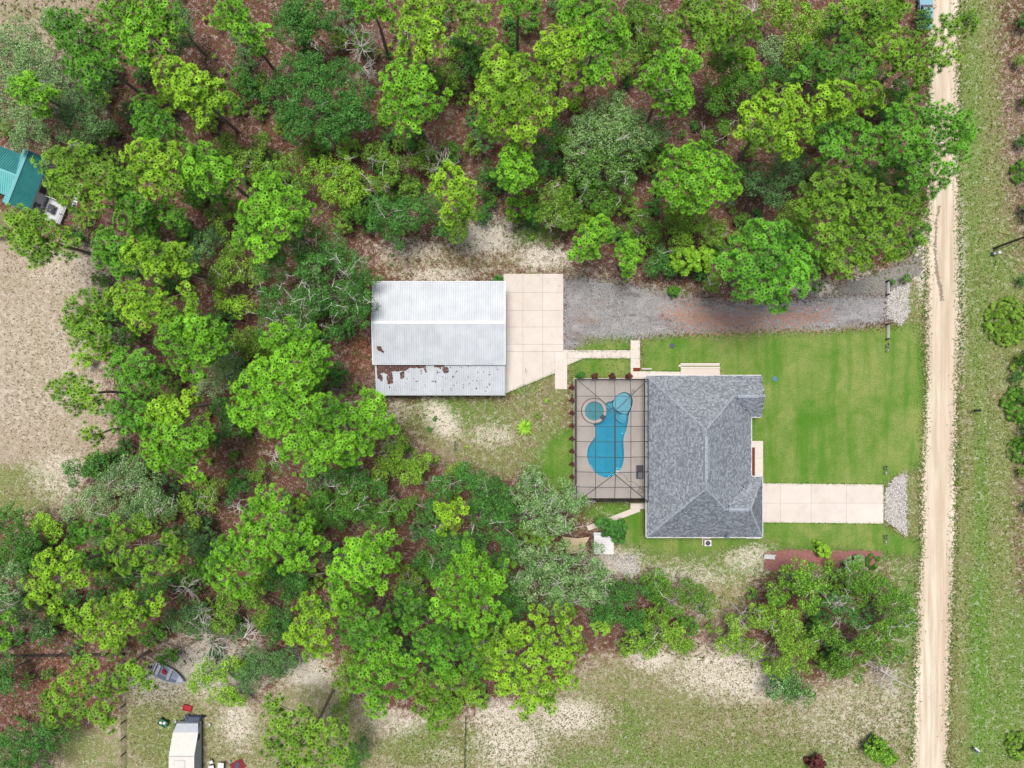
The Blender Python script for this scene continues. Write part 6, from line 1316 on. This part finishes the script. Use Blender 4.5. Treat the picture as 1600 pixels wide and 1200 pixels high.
 ('pale twiggy tree below the arching green tree','M',6,[(1130,200,12),(1110,215,10)],{'open_':.3,'twig':3}),
 ('green shrub in the reddish clearing below the largest vivid pine','O',3,[(402,735,12),(412,725,9)],{'open_':.3}),
 ('dark tree under the vivid green pine southwest of the shed','D',8,[(560,745,16),(530,740,14),(590,765,13),(440,730,8)],{}),
 ('dark shrub beside the roller of reddish ground at mid left','D',5,[(375,760,13),(360,775,12),(445,775,12)],{}),
 ('deep green tree between the lower pines','D',8,[(430,905,14),(470,905,15),(650,870,14),(620,945,12)],{}),
 ('dark tree under the tall light green lower pine','D',8,[(800,920,17),(790,940,17),(770,985,13),(810,950,15)],{}),
 ('dark green tree between two lower left pines','D',7,[(250,915,16),(225,925,14),(150,880,12),(165,905,12)],{}),
 ('deep green tree right of the largest vivid pine roots','M',7,[(580,760,14),(640,790,12),(625,810,10)],{'twig':3}),
]

for lb, hu, H, lo, kw in TREES:
    kw = dict(kw)
    if H <= 5: bushy(lb, hu, H, lo, cat='shrub', **kw)
    else: bushy(lb, hu, H, lo, **kw)

SNAGS = [('biggest bare white tree beside the deep green oak at the top',560,62,34,6,9,3,None), ('second bare white tree leaning on the largest oak',560,90,24,6,6,3,-.8),
 ('bare grey branches left of the yellow green top edge pine',632,50,20,6,5,2,2.4), ('bare white twigs north of the shed side pine',683,243,24,6,7,3,None), ('pale bare branches at the top edge above the olive pine',1185,4,24,7,6,3,None),
 ('bare white bush in the lower left clearing',368,797,19,3,8,2,None), ('bare twiggy bush south of the vivid green pines',425,715,15,3,8,2,None), ('white forked dead tree over the dark green tree',515,765,17,7,5,2,1.6),
 ('bleached dead tree in the lower left woods',278,928,24,6,7,3,None), ('grey dead branches below the bleached dead tree',300,962,22,6,6,3,-1.2), ('wide fan of dead branches above the rowing boat',320,1015,40,6,9,3,None), ('dead branch fan right of the wide fan',372,1005,30,6,6,3,.2),
 ('white branch fan at the edge of the pale bare field',1100,958,20,5,8,3,None), ('white twig fan inside the roadside thicket',1322,942,22,9.5,7,3,-1.2), ('leafless tree leaning out over the dirt road',1395,1062,30,5,7,3,None),
 ('pale fallen looking snag at the west end of the roadside thicket',1165,965,20,5,4,2,-.7), ('small bare tree beside the tiny thicket pine',678,836,14,7,6,2,None), ('bare twigs near the green tree at lower centre',955,948,12,6,6,2,None),
 ('bare twigs at the foot of the tall light green lower pine',680,875,14,5,5,2,-.5), ('thin bare branches at the top left edge of the dry strip',150,10,14,6,4,2,2.2)]
for lb, x, y, r, H, n, d, fan in SNAGS: snag(lb, x, y, r, H, n, d, fan, spread=6.28 if fan is None else 2.4)
# long thin dead limb that hangs over the road
mb = MB(); q = [P(1376,1047,4), P(1405,1065,4.2), P(1430,1077,4.4), P(1450,1090,4.4), P(1468,1103,4.2)]; mb.tube(q, [.07,.06,.045,.03,.015], 5); bt = None
rng_ = np.random.default_rng(5)
for k in range(6): bt_(mb, q[k % 4], Vector((rng_.normal(), rng_.normal(), .1)), 1.4, .03, 2, rng_)
mb.tube([q[0], Vector((q[0].x-.5, q[0].y+.5, 0))], [.08, .11], 6); tag(mb.build('dead_limb', DEADW), 'long thin dead limb reaching across the dirt road', 'branch')

# shrubs with strap or fan leaves
def fan_plant(label, px, py, r, hue, n=26, h=.9, cat='palmetto', name='palmetto', group=None, tips=7):
    rng = np.random.default_rng(hash_(label)+int(px)); c = P(px, py, h*.5); c.z = 0; rt = empty(name, c, label, cat, group); R = r*MPP; mb = MB()
    for k in range(n):
        a = rng.uniform(0, 6.28); d = R*rng.random()**.65*.85; o = Vector((c.x+math.cos(a)*d, c.y+math.sin(a)*d, 0)); a2 = a+rng.normal(0,.7); z = h*rng.uniform(.7, 1.1)*(1.35-.8*d/R); p = o+Vector((math.cos(a2)*.25, math.sin(a2)*.25, z)); v = .03+.95*rng.random()
        for j in range(tips):
            t = a2+(j-(tips-1)/2)*.33; L = rng.uniform(.38,.55); e = p+Vector((math.cos(t)*L, math.sin(t)*L, -.1)); s = Vector((-math.sin(t), math.cos(t), 0))*.05
            mb.poly([p, (p+e)/2+s+Vector((0,0,.05)), e, (p+e)/2-s+Vector((0,0,.05))], 0, v)
    mb.build('fronds', LM[hue], rt); return rt
def sago(label, px, py, r, hue, n=34, cat='sago palm', group=None):
    c = P(px, py); rt = empty('sago_palm', c, label, cat, group); mb = MB(); rng = np.random.default_rng(int(px*7+py)); R = r*MPP
    for k in range(n):
        a = 2.4*k; L = R*rng.uniform(.6, 1.05); el = rng.uniform(.2, 1.0); s = Vector((-math.sin(a), math.cos(a), 0)); v = .03+.95*rng.random(); prev = Vector((c.x, c.y, .35))
        for j in range(6):
            t = (j+1)/6; p = Vector((c.x+math.cos(a)*L*t, c.y+math.sin(a)*L*t, .35+el*math.sin(t*2.4)*.8)); w = .13*(1-t*.8)
            mb.poly([prev-s*w*1.1, prev+s*w*1.1, p+s*w, p-s*w], 0, v); prev = p
    mb.build('fronds', LM[hue], rt)
sago('bright green sago palm alone in the bare yard west of the pool', 820, 667, 17, 'Y')
sago('small dark palm among the weeds at the forest edge', 640, 700, 9, 'M', 16)
for lb, x, y, r, hu, n in (('large palmetto clump beside the right edge below the utility pole',1576,502,40,'O',330),('palmetto clump cut by the right edge across from the front lawn',1594,632,30,'M',190),('palmetto clump below the others on the right edge',1596,705,20,'M',80),('low palmetto on the right edge in the grey verge',1598,270,18,'M',60),
   ('palmetto bush in the corner above the large right edge clump',1590,575,16,'O',30),('spiky palm bush on the upper reddish slope',378,168,13,'O',16),('low palmetto on the verge of the bottom right corner',1594,1165,22,'O',110)): fan_plant(lb, x, y, r, hu, n)
bushy('yellow tipped shrub near the bottom edge left of the road','M',2.2,[(1368,1170,16),(1385,1182,12)],cat='shrub',hue2='Y',clump=.4,trunk=False)
bushy('maroon shrub at the bottom edge of the grassy field','R',1.4,[(1275,1192,12)],cat='shrub',clump=.35,trunk=False)
bushy('light green ornamental bush rising from the red mulch bed','Y',1.6,[(1286,859,9),(1280,852,6),(1293,866,5)],cat='shrub',clump=.35,trunk=False,size=.11)
bushy('grey green low shrub at the east end of the mulch bed','G',1.2,[(1340,878,10),(1325,884,8)],cat='shrub',clump=.35,trunk=False)
fan_plant('spiky green lily clump at the east end of the mulch bed', 1364, 878, 9, 'M', 20, .6, 'plant', 'lily_plant')
bushy('dark green shrub at the northwest corner of the pool cage','D',1.2,[(907,587,5.5)],cat='shrub',clump=.3,trunk=False,size=.1)
bushy('round green weed clump on the north verge of the gravel','M',1.0,[(1053,456,8)],cat='shrub',clump=.3,trunk=False,size=.1)
bushy('small dark shrub by the northwest corner of the shed apron','D',.8,[(778,438,7)],cat='shrub',clump=.3,trunk=False,size=.1)
k = 0
for i, y in enumerate(range(606, 778, 20)):
    bushy('small maroon shrub in the row along the west wall of the pool cage','R',.7,[(893,y,2.8)],cat='shrub',clump=.25,trunk=False,size=.1,group='maroon shrubs along the pool cage',per=26)
for x in (930, 957, 983):
    bushy('small maroon shrub in the row along the north wall of the pool cage','R',.9,[(x,587.5,4.0)],cat='shrub',clump=.25,trunk=False,size=.1,group='maroon shrubs along the north of the pool cage',per=26)

# low understorey: a few kinds, copied
def sapling_mesh(seed, hue, R, h, n, size):
    rng = np.random.default_rng(seed); cp = []; W = []; vv = []
    for k in range(n):
        a = rng.uniform(0, 6.28); u = math.sqrt(rng.random())*R; c = np.array([math.cos(a)*u, math.sin(a)*u, h*(.5+.5*rng.random())]); cp.append(c); m_ = 22
        d = rng.normal(0, 1, (m_, 3)); d[:, 2] = np.abs(d[:, 2]); d /= np.linalg.norm(d, axis=1, keepdims=True); q = c+d*rng.uniform(.1, .38, (m_, 1)); N = d*.5+np.array([0,0,.6])+rng.normal(0, .4, (m_, 3)); N /= np.linalg.norm(N, axis=1, keepdims=True)
        W.append(leaves(q, N, size, rng)); vv.append(np.clip(rng.normal(.5, .2, m_), .03, 1))
    W = np.concatenate(W); me = np_mesh('foliage', W.reshape(-1, 3), np.arange(len(W)*4).reshape(-1, 4), LM[hue], v=np.concatenate(vv))
    mb = MB()
    for c in cp: mb.tube([(0,0,0), (c[0]*.4, c[1]*.4, c[2]*.6), tuple(c)], [.03,.02,.01], 3, cap=False)
    return me, mb.mesh('stems', GBARK)
KINDS = [sapling_mesh(1,'O',.7,1.6,9,.13), sapling_mesh(2,'M',.9,1.8,13,.13), sapling_mesh(3,'D',.6,1.0,9,.12), sapling_mesh(4,'Y',.5,1.3,6,.12), sapling_mesh(5,'S',1.0,2.2,15,.12), sapling_mesh(6,'O',1.2,2.6,18,.13)]
SAPK = ('olive leafed', 'broad mid green', 'low dark green', 'bright yellow green', 'soft bluish green', 'tall open olive')
def region(x, y):
    if y < 350:
        if x < 290: return 'under the pines at the top left' if y < 200 else 'under the pines east of the teal roof'
        if x < 450: return 'on the reddish slope left of the largest oak' if y < 210 else 'in the olive thicket below the slope'
        if x < 760: return 'around the bare white tree at the top' if y < 130 else 'on the floor between the largest oak and the big centre pine'
        if x < 1030: return 'by the tall pines at top centre' if y < 180 else 'under the pale green oak'
        return 'in the woods at the top right' if y < 180 else 'round the lone pine clearing'
    if y < 620:
        if x < 300: return 'along the east edge of the dry field'
        if x < 600: return 'in the shady red gap west of the metal shed'
        if x < 1010: return 'on the bare ground about the metal shed'
        return 'along the gravel driveway wood edge'
    if y < 800:
        if x < 300: return 'south of the dry field'
        if x < 600: return 'in the clearing under the largest vivid pine'
        return 'on the bare yard west of the pool'
    if x < 250: return 'beside the wire fence at lower left'
    if x < 600: return 'on the floor of the lower left woods'
    if x < 900: return 'between the lower central pines'
    return 'among the roadside thicket'
ALLT = [(a, sum(l[0] for l in d)/len(d), sum(l[1] for l in d)/len(d)) for a, b, c, d in PINES+[t[:4] for t in TREES] if len(a.split()) <= 11]
USED = set()
def locate(head, x, y):
    for a, tx, ty in sorted(ALLT, key=lambda t: (t[1]-x)**2+(t[2]-y)**2):
        d = ('east', 'northeast', 'north', 'northwest', 'west', 'southwest', 'south', 'southeast')[int(round(math.atan2(ty-y, x-tx)/(math.pi/4))) % 8]
        lb = head+' '+d+' of the '+a
        if len(lb.split()) <= 16 and lb not in USED: USED.add(lb); return lb
    return head
def plant_copy(name, meshes, px, py, s, label, cat, group):
    rt = empty(name, P(px, py), label, cat, group, random.uniform(0, 6.28)); rt.scale = (s, s, s*random.uniform(.85, 1.15))
    for me, nm in zip(meshes, ('foliage', 'stems')):
        o = bpy.data.objects.new(nm, me); COL.objects.link(o); o.parent = rt
def sap(px, py, k, s):
    r = region(px, py); plant_copy('sapling', KINDS[k], px, py, s, locate(SAPK[k].split()[0]+' sapling', px, py), 'sapling', 'saplings '+r)
GAPS = [(300,20,60),(330,70,60),(330,110,50),(400,200,50),(430,235,30),(500,15,50),(600,60,50),(600,95,40),(680,190,40),(710,220,50),(745,240,30),(730,170,30),(990,140,40),(1060,200,50),(1100,220,50),(1130,230,40),(1150,320,40),(1170,340,30),(1010,290,40),(360,300,60),(400,310,40),(520,330,50),(390,480,40),(330,430,40),
        (400,740,50),(450,745,50),(350,720,50),(380,700,40),(630,790,60),(640,840,40),(630,870,40),(380,750,50),(700,700,70),(660,660,50),(600,560,40),(560,620,40),(600,400,50),(640,420,40),(1110,960,40),(1080,1000,40),(1180,930,40),(1290,890,30),(440,940,40),(60,1050,50),(130,1010,30),(30,1120,40),(850,370,40),(1270,440,30),(240,340,30),(330,640,40),(840,640,40),(870,600,30),(1240,60,60),(1400,430,30)]
for i, (x, y, r) in enumerate(GAPS):
    for j in range(2):
        a, u = random.uniform(0, 6.28), r*.5*math.sqrt(random.random()); X_, Y_ = x+math.cos(a)*u, y+math.sin(a)*u
        if 575 < X_ < 1010 and 425 < Y_ < 620 and not (790 < X_ < 890 and Y_ > 618): continue
        open_yard = x in (840, 870, 660, 700, 640, 600, 850) and y > 350
        sap(X_, Y_, random.choice((0, 2, 3)) if open_yard else random.randrange(6), random.uniform(.3, .6) if open_yard else random.uniform(.5, 1.0))
# understorey bushes where neither a listed crown nor a clearing lies
BUSHK = [sapling_mesh(11,'D',2.0,3.6,60,.15), sapling_mesh(12,'M',1.9,3.4,52,.15), sapling_mesh(13,'O',1.8,3.2,44,.14), sapling_mesh(14,'S',2.1,3.4,60,.13), sapling_mesh(15,'Y',1.6,3.0,36,.14), sapling_mesh(16,'D',1.6,2.6,44,.14)]
BUSHN = ('dark green', 'mid green', 'olive', 'soft blue green', 'light green', 'low deep green')
ISLANDS = [[(1195,900),(1320,895),(1420,910),(1430,1000),(1400,1040),(1330,1060),(1200,1050),(1140,1010),(1165,960)], [(950,890),(1040,900),(1120,930),(1100,960),(1070,1015),(950,1020)]]
gy, gx = np.mgrid[0:1200:4, 0:1600:4]; cov = np.zeros(gx.shape, dtype=bool)
for t in PINES+[(a, b, c, d) for a, b, c, d, e in TREES]:
    for x, y, r in t[3]: cov |= (gx-x)**2+(gy-y)**2 < (r*.95)**2
fo = sdf(FOREST_FULL, ((gx-800)*MPP).astype(np.float32), ((600-gy)*MPP).astype(np.float32)) > 1.0
for pg in ISLANDS: fo |= sdf(pg, ((gx-800)*MPP).astype(np.float32), ((600-gy)*MPP).astype(np.float32)) > 1.0
for x, y, r in GAPS: cov |= (gx-x)**2+(gy-y)**2 < (r*.62)**2
free = fo & ~cov; nb = 0
for tries in range(4000):
    ii = np.argwhere(free)
    if len(ii) < 60 or nb > 230: break
    a, b = ii[random.randrange(len(ii))]; X_, Y_ = gx[a, b]+random.uniform(-2, 2), gy[a, b]+random.uniform(-2, 2)
    m_ = ((gx-X_)**2+(gy-Y_)**2 < 15**2)
    if (free & m_).sum() < 14: free[a, b] = False; continue
    k = random.choice((0, 0, 1, 1, 2, 2, 3, 4, 5)); s = random.uniform(.6, 1.05); r = region(X_, Y_)
    plant_copy('understorey_bush', BUSHK[k], X_, Y_, s, locate(BUSHN[k]+' bush', X_, Y_), 'bush', 'understorey bushes '+r)
    free &= ~((gx-X_)**2+(gy-Y_)**2 < (21*s)**2); nb += 1
for X_, Y_, k, s in ((1592,40,0,.7),(1584,100,2,.5),(1596,160,1,.6),(1588,225,5,.6),(1597,330,1,.7),(1590,440,5,.5),(1596,560,1,.8),(1580,590,5,.5),(1598,670,0,.7),(1590,735,2,.5),(1597,790,5,.5)):
    plant_copy('verge_bush', BUSHK[k], X_, Y_, s, locate(BUSHN[k]+' roadside bush', X_, Y_), 'bush', 'bushes on the right edge of the verge')
# fallen trunks and sticks on the floor
for lb, a, b, r in (('thin fallen trunk on the reddish slope at the upper left',(352,95),(400,150),.12),('pale fallen stick on the reddish slope near the top',(296,5),(318,26),.08),('dark fallen trunk running down the upper slope',(405,150),(412,190),.1),
   ('grey leaning trunk at the lower left edge',(2,1020),(42,998),.14),('short fallen log in the lower clearing',(300,805),(330,800),.07),('pale fallen branch south of the bare yard',(722,692),(727,712),.06),('fallen trunk beneath the pine corner at left',(297,428),(318,438),.12),('pale trunk lying east of the vivid pine top',(518,606),(534,610),.2)):
    p, q = P(*a), P(*b); mb = MB(); mb.tube([p+Vector((0,0,r)), (p+q)/2+Vector((0,0,r+.05)), q+Vector((0,0,r))], [r, r*.8, r*.5], 7)
    bt_(mb, (p+q)/2+Vector((0,0,r)), (q-p)+Vector((0,0,.3)), 1.2, r*.4, 1, rng_); tag(mb.build('fallen_log', GBARK), lb, 'log')
